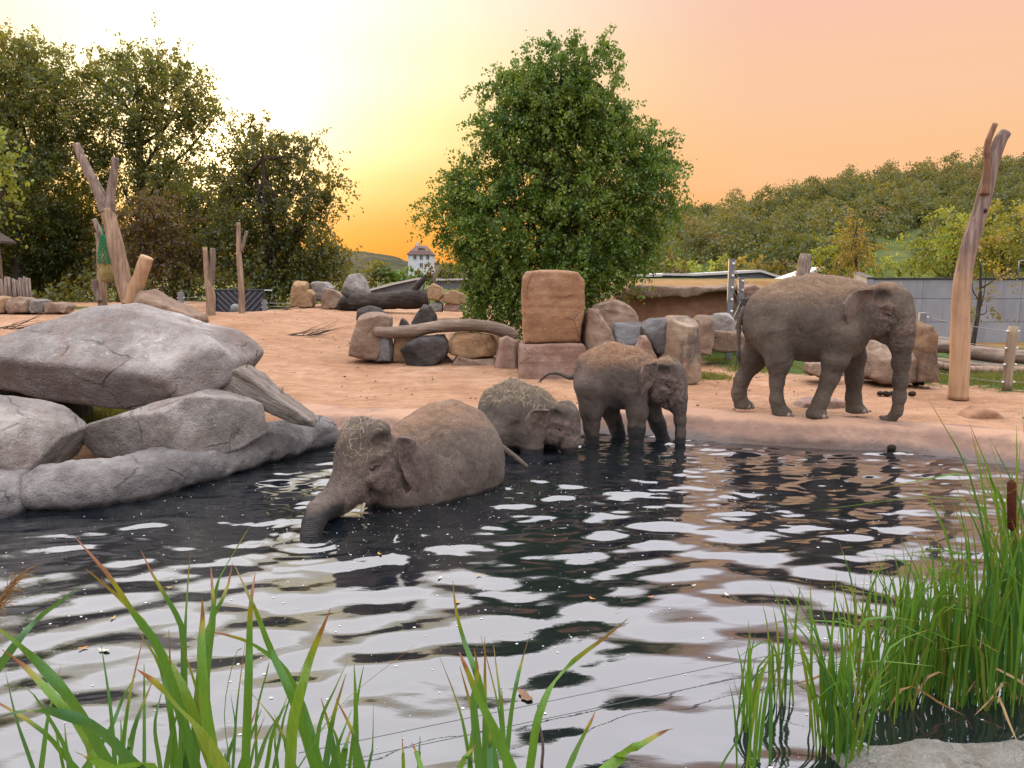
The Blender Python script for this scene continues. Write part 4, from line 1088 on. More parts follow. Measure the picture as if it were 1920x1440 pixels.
# ---- far rock group
FG = 'rocks of the far group beyond the low wall'
YF = 35
rock('stone_block', 'upright ochre block at the left end of the far rocks', [(549, 576), (551, 530), (556, 526), (578, 528), (582, 545), (576, 576)], YF, 1.0, OCHRE, .06, .02, cells=40, group=FG)
rock('rock', 'small ochre rock against the foot of the upright block', [(566, 576), (570, 556), (582, 540), (590, 552), (588, 576)], YF - .6, .7, OCHRE, .08, .03, cells=34, group=FG)
rock('boulder', 'rounded grey boulder with a flat cap among the far rocks', [(583, 562), (582, 534), (592, 528), (612, 529), (624, 540), (618, 566)], YF + .6, 1.3, GREY, .12, .02, cells=40, group=FG)
rock('rock', 'split tan rock beside the great black log', [(604, 578), (605, 550), (612, 540), (630, 545), (644, 556), (636, 576), (620, 580)], YF - .8, 1.0, WARM, .07, .03, cuts=[(.5, -.8, .2, .5)], cells=40, group=FG)
rock('boulder', 'big pointed grey boulder above the great black log', [(645, 550), (650, 528), (658, 514), (672, 512), (684, 528), (691, 548), (688, 560)], YF + .8, 1.4, GREY, .08, .025, cuts=[(.4, -.7, .6, .5)], kc=.03, cells=44, group=FG)
for lab, pts, m in [('ochre boulder with a pale top right of the great log', [(804, 560), (803, 540), (812, 532), (828, 538), (834, 552), (824, 564)], OCHRE),
                    ('broad ochre rock next to the lime tree foliage', [(826, 564), (832, 552), (850, 544), (872, 552), (876, 568), (850, 572)], OCHRE),
                    ('small grey stone below the pale-topped boulder', [(806, 584), (808, 570), (818, 564), (832, 570), (830, 584)], GREY),
                    ('flat tan stone at the edge of the tree', [(832, 582), (836, 570), (852, 568), (870, 574), (872, 584)], PINK)]:
    rock('rock', lab, pts, 31, .9, m, .1, .03, cells=34, group=FG)

# ---- clay bank with an overhanging ledge, dry grass on top
bank = rock('clay_bank', 'orange clay bank with an overhanging ledge behind the rocks', [(1100, 620), (1130, 570), (1150, 546), (1200, 544), (1300, 542), (1372, 540), (1440, 548), (1446, 620)], 27, 2.2, CLAY, .06, .012, cells=80, cat='clay bank')
ld = rock('ledge', None, [(1152, 549), (1156, 540), (1220, 538), (1310, 536), (1372, 534), (1440, 540), (1440, 546), (1372, 544), (1320, 550), (1270, 557), (1220, 553), (1170, 548)], 26.3, 1.8, WARM, .05, .02, cells=90, parent=bank)
ld.location = np.array(ld.location) - np.array(bank.location)
# ================================================================== trees, shrubs, hills
BARK = wood_mat('bark', (.085, .062, .045), (.035, .026, .02), (.14, .11, .085), (6, 6, .9), .9)
LIME_L = leaf_mat('lime_leaves', [(0, (.034, .080, .008)), (.35, (.070, .150, .014)), (.7, (.125, .210, .020)), (1, (.19, .24, .025))], .34, through=(.22, .34, .03))
OAK_L = leaf_mat('oak_leaves', [(0, (.026, .050, .010)), (.4, (.056, .092, .014)), (.75, (.105, .125, .020)), (1, (.25, .17, .025))], .46, through=(.42, .40, .04))
DARK_L = leaf_mat('dark_leaves', [(0, (.022, .044, .010)), (.5, (.050, .085, .016)), (1, (.10, .115, .025))], .42)
BROWN_L = leaf_mat('brown_leaves', [(0, (.045, .026, .012)), (.5, (.085, .048, .02)), (1, (.13, .075, .03))], .35)
BRIGHT_L = leaf_mat('bright_leaves', [(0, (.09, .16, .012)), (.5, (.19, .31, .018)), (1, (.31, .40, .03))], .45)
GOLD_L = leaf_mat('gold_leaves', [(0, (.15, .10, .015)), (.5, (.26, .18, .025)), (1, (.36, .26, .04))], .40)

def leaves(centers, sig, n, size, r, droop=.5, aspect=.62, tint0=None, spread=.18, outward=None):
    """diamond leaves round each clump centre"""
    C = np.repeat(centers, n, axis=0); m = len(C)
    sg = np.repeat(np.broadcast_to(sig, (len(centers),)), n)[:, None]
    P = C + r.normal(0, 1, (m, 3)) * sg * np.array([1, 1, .8])
    if outward is not None:      # drooping sprays: leaves strung along a twig that leads outwards and down
        o_ = np.repeat(outward, n, axis=0); t_ = r.random((m, 1)) * 2.6
        P = C + o_ * sg * t_ * 1.3 - np.array([0, 0, 1.0]) * sg * t_ ** 2 * .38 + r.normal(0, .42, (m, 3)) * sg
    d = r.normal(0, 1, (m, 3)); d[:, 2] -= droop * 1.6; d /= np.linalg.norm(d, axis=1)[:, None]
    u = r.normal(0, 1, (m, 3)); u -= d * np.sum(u * d, 1)[:, None]; u /= np.linalg.norm(u, axis=1)[:, None]
    s = size * (.65 + .7 * r.random((m, 1)))
    V = np.stack([P - d * s * .5, P + u * s * aspect * .5 + d * s * .02, P + d * s * .5, P - u * s * aspect * .5 + d * s * .02], 1).reshape(-1, 3)
    F = np.arange(m * 4).reshape(-1, 4)
    tc_ = np.repeat(r.random(len(centers)) if tint0 is None else tint0, n)
    t = np.clip(tc_ + r.normal(0, spread, m), 0, 1)
    return V, F, np.repeat(t, 4)
def crown_mesh(name, blobs, r, leaf, per, dens, sig=.26, droop=.5, hollow=.5):
    """blobs: centre and radius in metres; clumps fill the outer part of each blob"""
    cs = []; sg = []; tn = []; ow = []
    for (c, Rb) in blobs:
        k = max(4, int(dens * Rb ** 2))
        d = r.normal(0, 1, (k, 3)); d /= np.linalg.norm(d, axis=1)[:, None]
        q = d * (Rb * (hollow + (1 - hollow) * r.random((k, 1)) ** .6)) * np.array([1, 1, .92])
        ow.append(d * .8 + r.normal(0, .45, (k, 3)) + (0, 0, .25)); cs.append(np.array(c) + q); sg.append(np.full(k, sig) * (.6 + .7 * r.random(k)))
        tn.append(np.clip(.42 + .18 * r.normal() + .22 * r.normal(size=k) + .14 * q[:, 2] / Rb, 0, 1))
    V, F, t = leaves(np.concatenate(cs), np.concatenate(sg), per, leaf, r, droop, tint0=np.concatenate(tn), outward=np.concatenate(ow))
    return V, F, t
def limb_tubes(mb, base, top, rad, targets, r, wob=.08):
    P = catmull([base, base + (top - base) * .5 + r.normal(0, .12, 3) * np.array([1, 1, 0]), top], 10)
    mb.tube(P, [rad * 1.25, rad, rad * .75, rad * .4, rad * .12], 9, True, wob, 4)
    for tg_ in targets:
        i = min(9, max(2, int(3 + 6 * r.random()))); st = P[i]
        mid = (st + tg_) / 2 + np.array([0, 0, -.12 * np.linalg.norm(tg_ - st)]) + r.normal(0, .1, 3)
        L = catmull([st, mid, tg_], 8)
        mb.tube(L, [rad * .42, rad * .22, rad * .06], 6, False, .05, 5)
def tree(name, label, cat, Y, blobs, mat, base_px, trunk_r, leaf=.13, per=20, dens=26, sig=.26, seed=0, group=None, droop=.5, trunk_top=None, hollow=.5, depth=1.0, base_z_=None):
    r = np.random.default_rng(seed)
    bl = []
    for bdef in blobs:
        px, py, rp = bdef[:3]; dy = bdef[3] if len(bdef) > 3 else r.normal(0, .5) * rp * Y / FPX * depth
        bl.append((at(px, py, Y + dy), rp * Y / FPX))
    bx = at(base_px, 600, Y)[0]; bzz = gz(bx, Y) if base_z_ is None else base_z_
    base = np.array([bx, Y, bzz - .1])
    root = empty(name, base, label, cat, group)
    V, F, t = crown_mesh('crown', bl, r, leaf, per, dens, sig, droop, hollow)
    me = mesh_from('crown', V - base, F, False); fattr(me, 'tint', t)
    obj('crown', me, mat, root)
    zs = np.array([c[2] for c, _ in bl]); topi = int(np.argmax(zs))
    top = np.array(bl[topi][0]) if trunk_top is None else at(*trunk_top, Y)
    mb = MB(); tg_ = [np.array(c) - base for c, Rb in bl]
    limb_tubes(mb, np.zeros(3), top - base, trunk_r, tg_, r)
    mb.build('trunk', BARK, root, True)
    return root

# ---- the big lime tree in the middle
lime = [(1052, 105, 42), (1108, 105, 40), (1000, 130, 34), (935, 175, 34), (985, 180, 52), (1060, 175, 60), (1120, 175, 48), (915, 245, 40), (965, 255, 65), (1050, 260, 80), (1130, 250, 62), (1160, 245, 36),
        (1225, 272, 34), (1200, 290, 40), (1245, 325, 30), (1225, 345, 48), (1045, 215, 55), (1000, 215, 50), (1090, 210, 50), (1165, 330, 66), (1090, 350, 80), (990, 350, 80), (910, 345, 52), (855, 345, 30), (838, 370, 30), (875, 395, 48), (822, 402, 22), (862, 432, 40),
        (920, 430, 66), (1010, 440, 76), (1100, 440, 76), (1180, 430, 56), (1235, 410, 34), (905, 480, 48), (950, 510, 60), (1140, 500, 58), (1190, 480, 40), (1060, 520, 60), (912, 545, 40), (1130, 555, 40), (915, 590, 42), (945, 610, 34), (900, 620, 26), (965, 560, 44)]
lime = [(1045 + (a - 1045) * .975, 330 + (c - 330) * .98, q_ * .97) for a, c, q_ in lime]
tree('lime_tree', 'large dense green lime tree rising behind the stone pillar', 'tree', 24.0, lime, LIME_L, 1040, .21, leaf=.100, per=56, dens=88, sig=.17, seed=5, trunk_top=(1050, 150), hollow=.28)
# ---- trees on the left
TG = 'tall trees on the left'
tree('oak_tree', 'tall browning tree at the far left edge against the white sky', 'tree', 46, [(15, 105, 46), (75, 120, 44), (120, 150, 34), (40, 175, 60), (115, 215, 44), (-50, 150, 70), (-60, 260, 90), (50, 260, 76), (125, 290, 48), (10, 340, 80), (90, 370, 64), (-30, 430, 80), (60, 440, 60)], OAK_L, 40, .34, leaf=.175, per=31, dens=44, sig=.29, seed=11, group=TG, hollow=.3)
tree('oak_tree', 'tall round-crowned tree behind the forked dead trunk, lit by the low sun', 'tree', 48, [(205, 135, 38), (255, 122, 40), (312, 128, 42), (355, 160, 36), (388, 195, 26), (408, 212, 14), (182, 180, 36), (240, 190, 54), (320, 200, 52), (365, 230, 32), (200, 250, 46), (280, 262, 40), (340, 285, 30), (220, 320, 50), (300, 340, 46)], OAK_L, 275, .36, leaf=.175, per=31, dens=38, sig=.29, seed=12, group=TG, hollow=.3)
tree('oak_tree', 'spreading tree with drooping right branches beside the orange sky', 'tree', 44, [(455, 275, 28), (490, 262, 26), (530, 285, 26), (565, 270, 16), (592, 272, 14), (440, 330, 40), (500, 335, 52), (560, 325, 34), (600, 350, 26), (628, 362, 14), (610, 385, 16), (460, 400, 56), (540, 400, 50), (430, 470, 54), (510, 470, 60), (580, 455, 44), (600, 490, 40), (635, 495, 26), (560, 520, 40), (480, 530, 40)], DARK_L, 505, .30, leaf=.175, per=31, dens=56, sig=.29, seed=13, group=TG, hollow=.3)
tree('oak_tree', 'dark leafy tree filling the gap below the round-crowned tree', 'tree', 52, [(370, 350, 46), (330, 400, 60), (390, 420, 60), (350, 480, 64), (420, 400, 34), (300, 330, 40)], DARK_L, 360, .25, leaf=.175, per=31, dens=46, sig=.29, seed=14, group=TG, hollow=.3)
tree('oak_tree', 'dark shadowy tree behind the wooden hut', 'tree', 50, [(30, 470, 80), (110, 440, 70), (170, 400, 60), (130, 510, 64), (60, 540, 60), (-40, 520, 70), (200, 480, 56)], DARK_L, 95, .28, leaf=.175, per=31, dens=46, sig=.29, seed=15, group=TG, hollow=.3)
tree('beech_tree', 'brown-leaved layered tree behind the cut side limb', 'tree', 42, [(260, 400, 40), (310, 420, 44), (270, 460, 44), (330, 480, 40), (235, 500, 44), (300, 520, 40)], BROWN_L, 290, .2, leaf=.175, per=31, dens=40, sig=.29, seed=16, group=TG, hollow=.3)
tree('shrub', 'dark shrub thicket between the hut and the dead trunk', 'shrub', 40, [(120, 560, 34), (160, 545, 40), (210, 545, 36), (250, 555, 30), (80, 565, 26)], DARK_L, 170, .06, leaf=.22, per=18, dens=22, sig=.28, seed=17, hollow=.3)
tree('shrub', 'dark shrubs behind the lattice gate', 'shrub', 42, [(350, 545, 34), (420, 545, 36), (460, 530, 36), (500, 545, 36), (550, 545, 34)], DARK_L, 440, .06, leaf=.22, per=18, dens=22, sig=.28, seed=18, hollow=.3)
tree('maple_tree', 'bright green leafy branches reaching in at the left edge', 'tree', 17, [(0, 262, 20), (8, 305, 22), (12, 345, 20), (-25, 320, 40), (5, 375, 14), (-60, 280, 60)], BRIGHT_L, -90, .12, leaf=.12, per=16, dens=60, sig=.14, seed=19, hollow=.3)
# ---- trees on the right
tree('young_tree', 'slender golden autumn tree behind the back of the grown elephant', 'tree', 44, [(1607, 410, 14), (1600, 432, 20), (1618, 440, 18), (1595, 462, 26), (1620, 470, 24), (1605, 495, 28), (1580, 500, 20)], GOLD_L, 1606, .09, leaf=.16, per=26, dens=24, sig=.22, seed=21, hollow=.2)
tree('young_tree', 'small yellow-green tree left of the golden tree', 'tree', 46, [(1572, 450, 14), (1565, 475, 22), (1550, 495, 22), (1575, 500, 22), (1535, 500, 16)], BRIGHT_L, 1566, .08, leaf=.16, per=26, dens=24, sig=.22, seed=22, hollow=.2)
tree('maple_tree', 'bright green tree above the concrete wall left of the bent trunk', 'tree', 40, [(1790, 410, 24), (1765, 430, 28), (1800, 440, 34), (1750, 465, 30), (1780, 485, 36), (1740, 495, 24), (1820, 490, 36), (1760, 510, 30)], BRIGHT_L, 1780, .13, leaf=.16, per=32, dens=22, sig=.26, seed=23, hollow=.3)
tree('maple_tree', 'green and gold tree above the concrete wall at the right edge', 'tree', 39, [(1870, 415, 30), (1910, 420, 34), (1850, 450, 34), (1900, 460, 40), (1870, 490, 36), (1940, 450, 44), (1915, 505, 30)], leaf_mat('mixed_leaves', [(0, (.09, .14, .012)), (.5, (.21, .27, .02)), (1, (.36, .28, .03))], .45), 1890, .14, leaf=.16, per=32, dens=22, sig=.26, seed=24, hollow=.3)
tree('sapling', 'thin yellow-leaved sapling right of the bent trunk before the wall', 'tree', 25.5, [(1835, 440, 22), (1850, 470, 26), (1825, 490, 26), (1860, 505, 22), (1838, 530, 24), (1850, 570, 12), (1832, 600, 10)], GOLD_L, 1826, .07, leaf=.11, per=22, dens=24, sig=.18, seed=25, hollow=.2)
sg_ = 'shrubs along the foot of the wooded hill'
sr = np.random.default_rng(31)
shl = ['green shrub nearest the lime tree in the hedge row', 'rusty brown shrub second in the hedge row', 'yellow-green shrub third in the hedge row', 'green shrub fourth in the hedge row', 'yellow shrub just left of the steel post',
       'yellow shrub right of the steel post', 'russet shrub behind the rump of the grown elephant', 'green shrub beside the trunk stub', 'green shrub beside the slanted end of the concrete wall', 'green shrub above the middle of the wall top', 'green shrub left of the bright tree above the wall']
shx = [1195, 1255, 1290, 1335, 1380, 1418, 1462, 1500, 1640, 1675, 1712]
for lab, px in zip(shl, shx):
    m_ = GOLD_L if 'yellow shrub' in lab else (BROWN_L if ('rusty' in lab or 'russet' in lab) else BRIGHT_L)
    h_ = sr.uniform(9, 13)
    tree('shrub', lab, 'shrub', 62, [(px + sr.normal(0, 5), 505 - h_, h_ * .9), (px - 13, 510 - h_ * .4, h_), (px + 13, 508 - h_ * .3, h_), (px + sr.normal(0, 8), 515, 15)], m_, px, .05, leaf=.30, per=14, dens=16, sig=.30, seed=int(px), group=sg_, hollow=.3)
bg_ = 'bushes below the white house'
for lab, px, py, rp, m_ in [('round green bush left of the white house', 705, 512, 26, DARK_L), ('green bush just in front of the white house', 750, 522, 22, LIME_L), ('low bush at the foot of the white house', 790, 526, 18, LIME_L), ('russet bush right below the white house', 826, 520, 22, BROWN_L), ('bush against the left side of the lime tree', 852, 505, 18, DARK_L), ('pale bush by the pointed grey boulder', 660, 520, 14, LIME_L)]:
    tree('bush', lab, 'bush', 75, [(px, py - rp * .3, rp * .7), (px - rp * .6, py, rp * .6), (px + rp * .6, py, rp * .6), (px, py + rp * .3, rp * .7)], m_, px, .05, leaf=.42, per=16, dens=12, sig=.40, seed=int(px), group=bg_, hollow=.3)

# ---- hills
def ridge(name, label, crest, d0, d1, z0, mat, wob=1.0, seed=1, n=140, m=26):
    cx = np.array([c[0] for c in crest], float); cy = np.array([c[1] for c in crest], float)
    pxs = np.linspace(cx[0], cx[-1], n); ys = np.interp(pxs, cx, cy)
    V = []
    for i, (px, py) in enumerate(zip(pxs, ys)):
        top = at(px, py, d1); bot = at(px, 520, d0)
        for j in range(m):
            t = j / (m - 3) if j <= m - 3 else 1
            x = bot[0] + (top[0] - bot[0]) * t; y = d0 + (d1 - d0) * t
            z = z0 + (top[2] - z0) * (t * t * (3 - 2 * t) * .35 + .65 * t ** .8)
            if j > m - 3: y = d1 + (j - m + 3) * (d1 - d0) * .6; z = z - (j - m + 3) * abs(top[2] - z0) * .6; x = top[0] * y / d1
            V.append((x, y, z + wob * float(vnoise(np.array([x * .05, y * .05, 0]), seed)) * (t > .05)))
    me = mesh_from(name, np.array(V), grid_faces(n, m)[:, ::-1])
    return tag(obj(name, me, mat), label, 'hill', kind='structure'), pxs, ys
def hill_mat(name, a, b_, c):
    q_ = NB(name); pos = q_.n('ShaderNodeNewGeometry').outputs['Position']
    n_ = q_.noise(.09, 6, .7, co=pos); v = q_.voro(.16, co=pos)
    col = q_.ramp(n_, [(.3, a), (.5, b_), (.72, c)])
    return q_.done(q_.pbr(col, .95, q_.bump(q_.math('SUBTRACT', n_, v), 1.0, 3.0), .05))
H1, hpx, hpy = ridge('hillside', 'wooded hillside rising to the right', [(1090, 452), (1160, 440), (1230, 426), (1290, 415), (1380, 402), (1470, 388), (1510, 372), (1600, 357), (1700, 345), (1800, 334), (1920, 324), (2100, 318), (2400, 325), (2900, 390)], 105, 240, 2.0,
                     hill_mat('hill_floor', (.07, .10, .03), (.12, .15, .045), (.20, .20, .07)))
H2, _, _ = ridge('far_hill', 'distant hazy ridge behind the white house', [(-300, 470), (200, 478), (560, 483), (630, 474), (690, 472), (725, 480), (760, 490), (800, 502), (830, 494), (870, 499), (1000, 505), (1300, 512), (1500, 515)], 500, 950, 1.0,
                  hill_mat('far_hill', (.05, .055, .03), (.075, .075, .045), (.10, .085, .05)), 3.0, 4)
# forest on the hillside: one mass
fr = np.random.default_rng(41)
cs, sg2, tn = [], [], []
cnt = 0
while cnt < 620:
    px = fr.uniform(1095, 2120); t = fr.random() ** .9
    yc = np.interp(px, hpx, hpy); Yd = 105 + 135 * t
    if 1630 < px < 1735 and t < .22: continue
    top = at(px, yc, 240); bot = at(px, 520, 105)
    x = bot[0] + (top[0] - bot[0]) * t; z = 2 + (top[2] - 2) * (t * t * (3 - 2 * t) * .35 + .65 * t ** .8)
    Rb = fr.uniform(1.5, 3.9) * (.8 + .3 * (fr.random() < .2)); hgt = Rb * fr.uniform(.8, 1.9)
    k = 31
    d = fr.normal(0, 1, (k, 3)); d /= np.linalg.norm(d, axis=1)[:, None]; d[:, 2] = np.abs(d[:, 2]) * 1.1 - .3
    c = np.array([x, Yd, z + hgt * .55]) + d * np.array([Rb, Rb, hgt]) * (.7 + .35 * fr.random((k, 1)))
    t0 = np.clip(fr.normal(.25, .16) + .20 * float(vnoise(np.array([x * .03, Yd * .03, 0.5]), 43)) + .16 * t + (.35 if fr.random() < .10 else 0), 0, 1)
    cs.append(c); sg2.append(np.full(k, .50)); tn.append(np.clip(t0 + fr.normal(0, .07, k), 0, 1)); cnt += 1
V, F, t = leaves(np.concatenate(cs), np.concatenate(sg2), 13, .48, fr, .2, .8, np.concatenate(tn), .10)
me = mesh_from('hill_forest', V, F, False); fattr(me, 'tint', t)
HILL_L = leaf_mat('hill_leaves', [(0, (.032, .058, .018)), (.3, (.062, .100, .026)), (.6, (.10, .13, .032)), (.8, (.17, .13, .04)), (1, (.22, .12, .04))], .30)
tag(obj('hill_forest', me, HILL_L), 'mixed wood covering the hillside on the right', 'forest', kind='stuff')
# ================================================================== dead trunks, fences, buildings
DEAD = wood_mat('dead_wood', (.40, .27, .18), (.20, .135, .095), (.55, .40, .28), (9, 9, .7), .7)
DEADG = wood_mat('dead_wood_grey', (.30, .225, .175), (.13, .10, .085), (.46, .36, .29), (9, 9, .7), .8)
PEELED = wood_mat('peeled_wood', (.55, .345, .20), (.40, .235, .13), (.64, .43, .27), (8, 8, .45), .35)
CUT = wood_mat('sawn_wood', (.58, .39, .22), (.42, .26, .14), (.66, .48, .30), (6, 6, 6), .3)
BLACKLOG = wood_mat('charred_log', (.055, .042, .034), (.022, .018, .016), (.12, .09, .07), (1.2, 8, 8), 1.0)
GREYLOG = wood_mat('weathered_log', (.30, .22, .165), (.15, .105, .08), (.44, .34, .26), (1.0, 9, 9), .8)
STEEL = plain_mat('galvanised_steel', (.26, .27, .29), .5, .2, 12, .5, .5)
ROPE = plain_mat('rope', (.52, .45, .36), .9, .2, 60)
WHITEP = plain_mat('white_insulator', (.80, .79, .76), .35, .05, 20, .5)
def wpath(pp, Y):
    return np.array([at(q[0], q[1], Y + (q[2] if len(q) > 2 else 0)) for q in pp])
def timber(name, P, rad, mat, parent=None, n=14, seg=34, wob=.10, seed=0, flat=1.0, base=None, cutmat=None):
    """a round timber with flat sawn ends; the top end gets a sawn face of its own"""
    Q = catmull(P, seg); V, F = tube_vf(Q, rad, n, True, wob, seed, flat)
    o = np.zeros(3) if base is None else base
    me = mesh_from(name, V - o, F)
    for p in me.polygons: 
        if len(p.vertices) > 4: p.use_smooth = False
    ob = obj(name, me, mat, parent)
    return ob
# ---- forked dead trunk on the left, with a hay net
YT = 22.0
b0 = at(250, 590, YT); b0[2] = gz(b0[0], YT) - .1
ft = empty('dead_trunk', b0, 'tall forked dead trunk with a sawn-off limb behind the huge slab', 'dead tree')
timber('stem', wpath([(262, 605), (250, 575), (236, 540), (222, 480), (208, 420), (200, 392)], YT), [.33, .27, .23, .21, .20, .19], DEAD, ft, wob=.09, seed=1, base=b0, n=18, seg=44)
timber('branch', wpath([(200, 398), (190, 370), (172, 335), (155, 300), (142, 270)], YT), [.19, .165, .14, .12, .10], DEADG, ft, wob=.12, seed=2, base=b0)
timber('branch', wpath([(205, 400), (207, 370), (212, 335), (217, 295)], YT), [.15, .12, .105, .09], DEADG, ft, wob=.12, seed=3, base=b0)
timber('branch', wpath([(245, 570), (252, 545), (264, 515), (275, 482)], YT - .05), [.25, .21, .19, .175], PEELED, ft, wob=.07, seed=4, base=b0, n=16)
c_ = wpath([(274.5, 482.6), (275.2, 480.8)], YT - .05); timber('sawn_end', c_, [.160, .155], CUT, ft, wob=.02, base=b0, n=16, seg=2)
b1 = at(190, 590, YT + 1.2); b1[2] = gz(b1[0], YT + 1.2) - .1
st = empty('dead_trunk', b1, 'thin dead trunk just left of the tall forked trunk', 'dead tree')
timber('stem', wpath([(193, 605), (192, 560), (190, 510), (188, 460), (184, 436)], YT + 1.2), [.15, .13, .12, .11, .09], DEAD, st, wob=.1, seed=5, base=b1)
timber('branch', wpath([(193, 450), (186, 432), (176, 411)], YT + 1.1), [.10, .085, .07], DEADG, st, wob=.1, seed=6, base=b1, seg=12)
timber('branch', wpath([(188, 565), (180, 545), (177, 524)], YT + 1.1), [.10, .09, .085], DEADG, st, wob=.1, seed=7, base=b1, seg=12)
# hay net
HAY = plain_mat('hay', (.36, .29, .11), .9, .35, 30); NET = plain_mat('green_net', (.012, .26, .11), .7, .25, 30)
nb = at(196, 524, YT + .45)
hn = empty('hay_net', nb, 'green hanging hay net stuffed with hay on the forked trunk', 'hay net')
Q = catmull(wpath([(194, 440), (195, 465), (196, 488), (198, 508), (203, 528)], YT + .45), 20)
V, F = tube_vf(Q, [.05, .11, .15, .17, .19, .10], 14, True, .16, 9); obj('hay', mesh_from('hay', V - nb, F), HAY, hn)
mb = MB(); Tt, Uu, Bb = frames(Q)
rr = np.interp(np.linspace(0, 1, 20), np.linspace(0, 1, 6), [.06, .13, .17, .19, .21, .12])
for k in range(12):
    for sgn in (-1, 1):
        a = k / 12 * 6.283 + sgn * np.linspace(0, 2.4, 12)
        mb.tube([Q[i] - nb + rr[i] * (math.cos(a[i]) * Uu[i] + math.sin(a[i]) * Bb[i]) for i in range(12)], .013, 4, False)
mb.tube([Q[0] - nb, Q[0] - nb + (-.02, 0, .25)], .02, 5)
mb.build('net', NET, hn)
hr = np.random.default_rng(4); mb = MB()
for k in range(170):
    i = hr.integers(7, 20); a = hr.random() * 6.283; p = Q[i] - nb + rr[i] * .95 * (math.cos(a) * Uu[i] + math.sin(a) * Bb[i])
    mb.tube([p, p + hr.normal(0, .05, 3) + (0, 0, -.07)], [.006, .003], 3, False)
mb.build('hay_stalks', HAY, hn)['kind'] = 'stuff'
# ---- two forked poles
def pole(label, Y, segs, base_px):
    b_ = at(base_px[0], base_px[1], Y); b_[2] = gz(b_[0], Y) - .05
    e = empty('dead_trunk', b_, label, 'dead tree', 'forked poles on the mound')
    for i, (nm, pp, rd, sd) in enumerate(segs): timber(nm, wpath(pp, Y), rd, (DEAD, DEADG)[i % 2], e, wob=.1, seed=sd, base=b_)
pole('twin-pronged dead pole left of the lattice gate', 30, [('stem', [(396, 618), (395, 560), (392, 535), (388, 510), (384, 464)], [.20, .17, .16, .11, .085], 11), ('branch', [(393, 545), (397, 520), (399, 490), (399, 465)], [.12, .11, .11, .10], 12)], (396, 600))
pole('slim dead pole with a short side stub at the gate', 31, [('stem', [(454, 612), (453, 560), (451, 520), (448, 470), (447, 417)], [.14, .125, .115, .10, .075], 13), ('branch', [(452, 470), (457, 455), (463, 433)], [.07, .065, .055], 14)], (453, 592))
# ---- bent bare trunk on the right
b = NB('bent_trunk_wood'); g = b.noise(1.6, 5, .6, stretch=(8, 8, .5)); p_ = b.noise(1.6, 4, .6)
oz = b.n('ShaderNodeSeparateXYZ'); b.l(b.tc.outputs['Object'], oz.inputs[0])
lo_ = b.ramp(g, [(.3, (.46, .27, .15)), (.5, (.56, .35, .20)), (.7, (.62, .41, .26))]); hi_ = b.ramp(g, [(.3, (.12, .08, .065)), (.5, (.24, .17, .14)), (.7, (.40, .31, .26))])
col = b.mix(b.mapr(b.math('ADD', oz.outputs[2], b.math('MULTIPLY', b.math('SUBTRACT', p_, .5), 2.6)), 1.5, 3.3), lo_, hi_)
BENT = b.done(b.pbr(col, .85, b.bump(b.math('ADD', g, b.math('MULTIPLY', b.noise(40, 3), .2)), .6, .03), .2))
b_ = at(1796, 745, 15.3); b_[2] = gz(b_[0], 15.3) - .05
bt = empty('dead_trunk', b_, 'tall bent bare trunk standing on the sand at the right', 'dead tree')
timber('stem', wpath([(1797, 748), (1799, 700), (1800, 640), (1801, 580), (1806, 520), (1818, 460), (1836, 400), (1850, 350), (1862, 300), (1874, 265), (1886, 248)], 15.3), [.195, .185, .175, .17, .165, .15, .135, .13, .13, .12, .10], BENT, bt, wob=.07, seed=21, base=b_, n=20, seg=60)
timber('branch', wpath([(1846, 365), (1850, 330), (1851, 300), (1852, 270), (1866, 232)], 15.2), [.085, .07, .065, .06, .05], wood_mat('red_branch', (.26, .14, .085), (.15, .08, .05), (.36, .21, .13), (8, 8, .6), .6), bt, wob=.12, seed=22, base=b_)
V, F = ball(10, 6); p = at(1848, 395, 15.15) - b_; obj('knot_hole', mesh_from('knot_hole', V * np.array([.035, .03, .045]) + p, F), plain_mat('knot', (.03, .02, .015), .9), bt)
# ---- stub behind the adult
b_ = at(1506, 520, 40); 
t_ = timber('tree_stump', wpath([(1503, 540), (1506, 515), (1508, 490), (1510, 476)], 40), [.42, .34, .30, .24], DEADG, None, wob=.14, seed=31, base=b_, seg=16); t_.location = b_
tag(t_, 'broken trunk stub showing above the back of the grown elephant', 'dead tree')
# ---- logs
b_ = at(832, 640, 20.3)
lg_ = timber('log', wpath([(702, 623), (760, 622), (830, 612), (900, 611), (950, 622), (966, 634)], 20.3), [.15, .165, .17, .17, .165, .155], GREYLOG, None, wob=.12, seed=41, base=b_, n=16, seg=50); lg_.location = b_
tag(lg_, 'long weathered log lying on the low stone wall', 'log')
b_ = at(720, 580, 34)
bl_ = empty('log', b_, 'great charred black log with a raised branch among the far rocks', 'log')
timber('stem', wpath([(640, 576), (665, 570), (705, 566), (760, 562), (804, 560)], 34), [.30, .40, .44, .42, .34], BLACKLOG, bl_, wob=.22, seed=42, base=b_, n=18, seg=44)
timber('branch', wpath([(772, 552), (782, 538), (792, 526), (799, 516)], 34), [.16, .13, .11, .07], BLACKLOG, bl_, wob=.2, seed=43, base=b_)
timber('root', wpath([(652, 565), (640, 572), (634, 586)], 33.7), [.25, .18, .06], BLACKLOG, bl_, wob=.2, seed=44, base=b_, seg=14)
timber('root', wpath([(660, 560), (648, 552), (640, 548)], 33.9), [.22, .14, .05], BLACKLOG, bl_, wob=.2, seed=45, base=b_, seg=14)
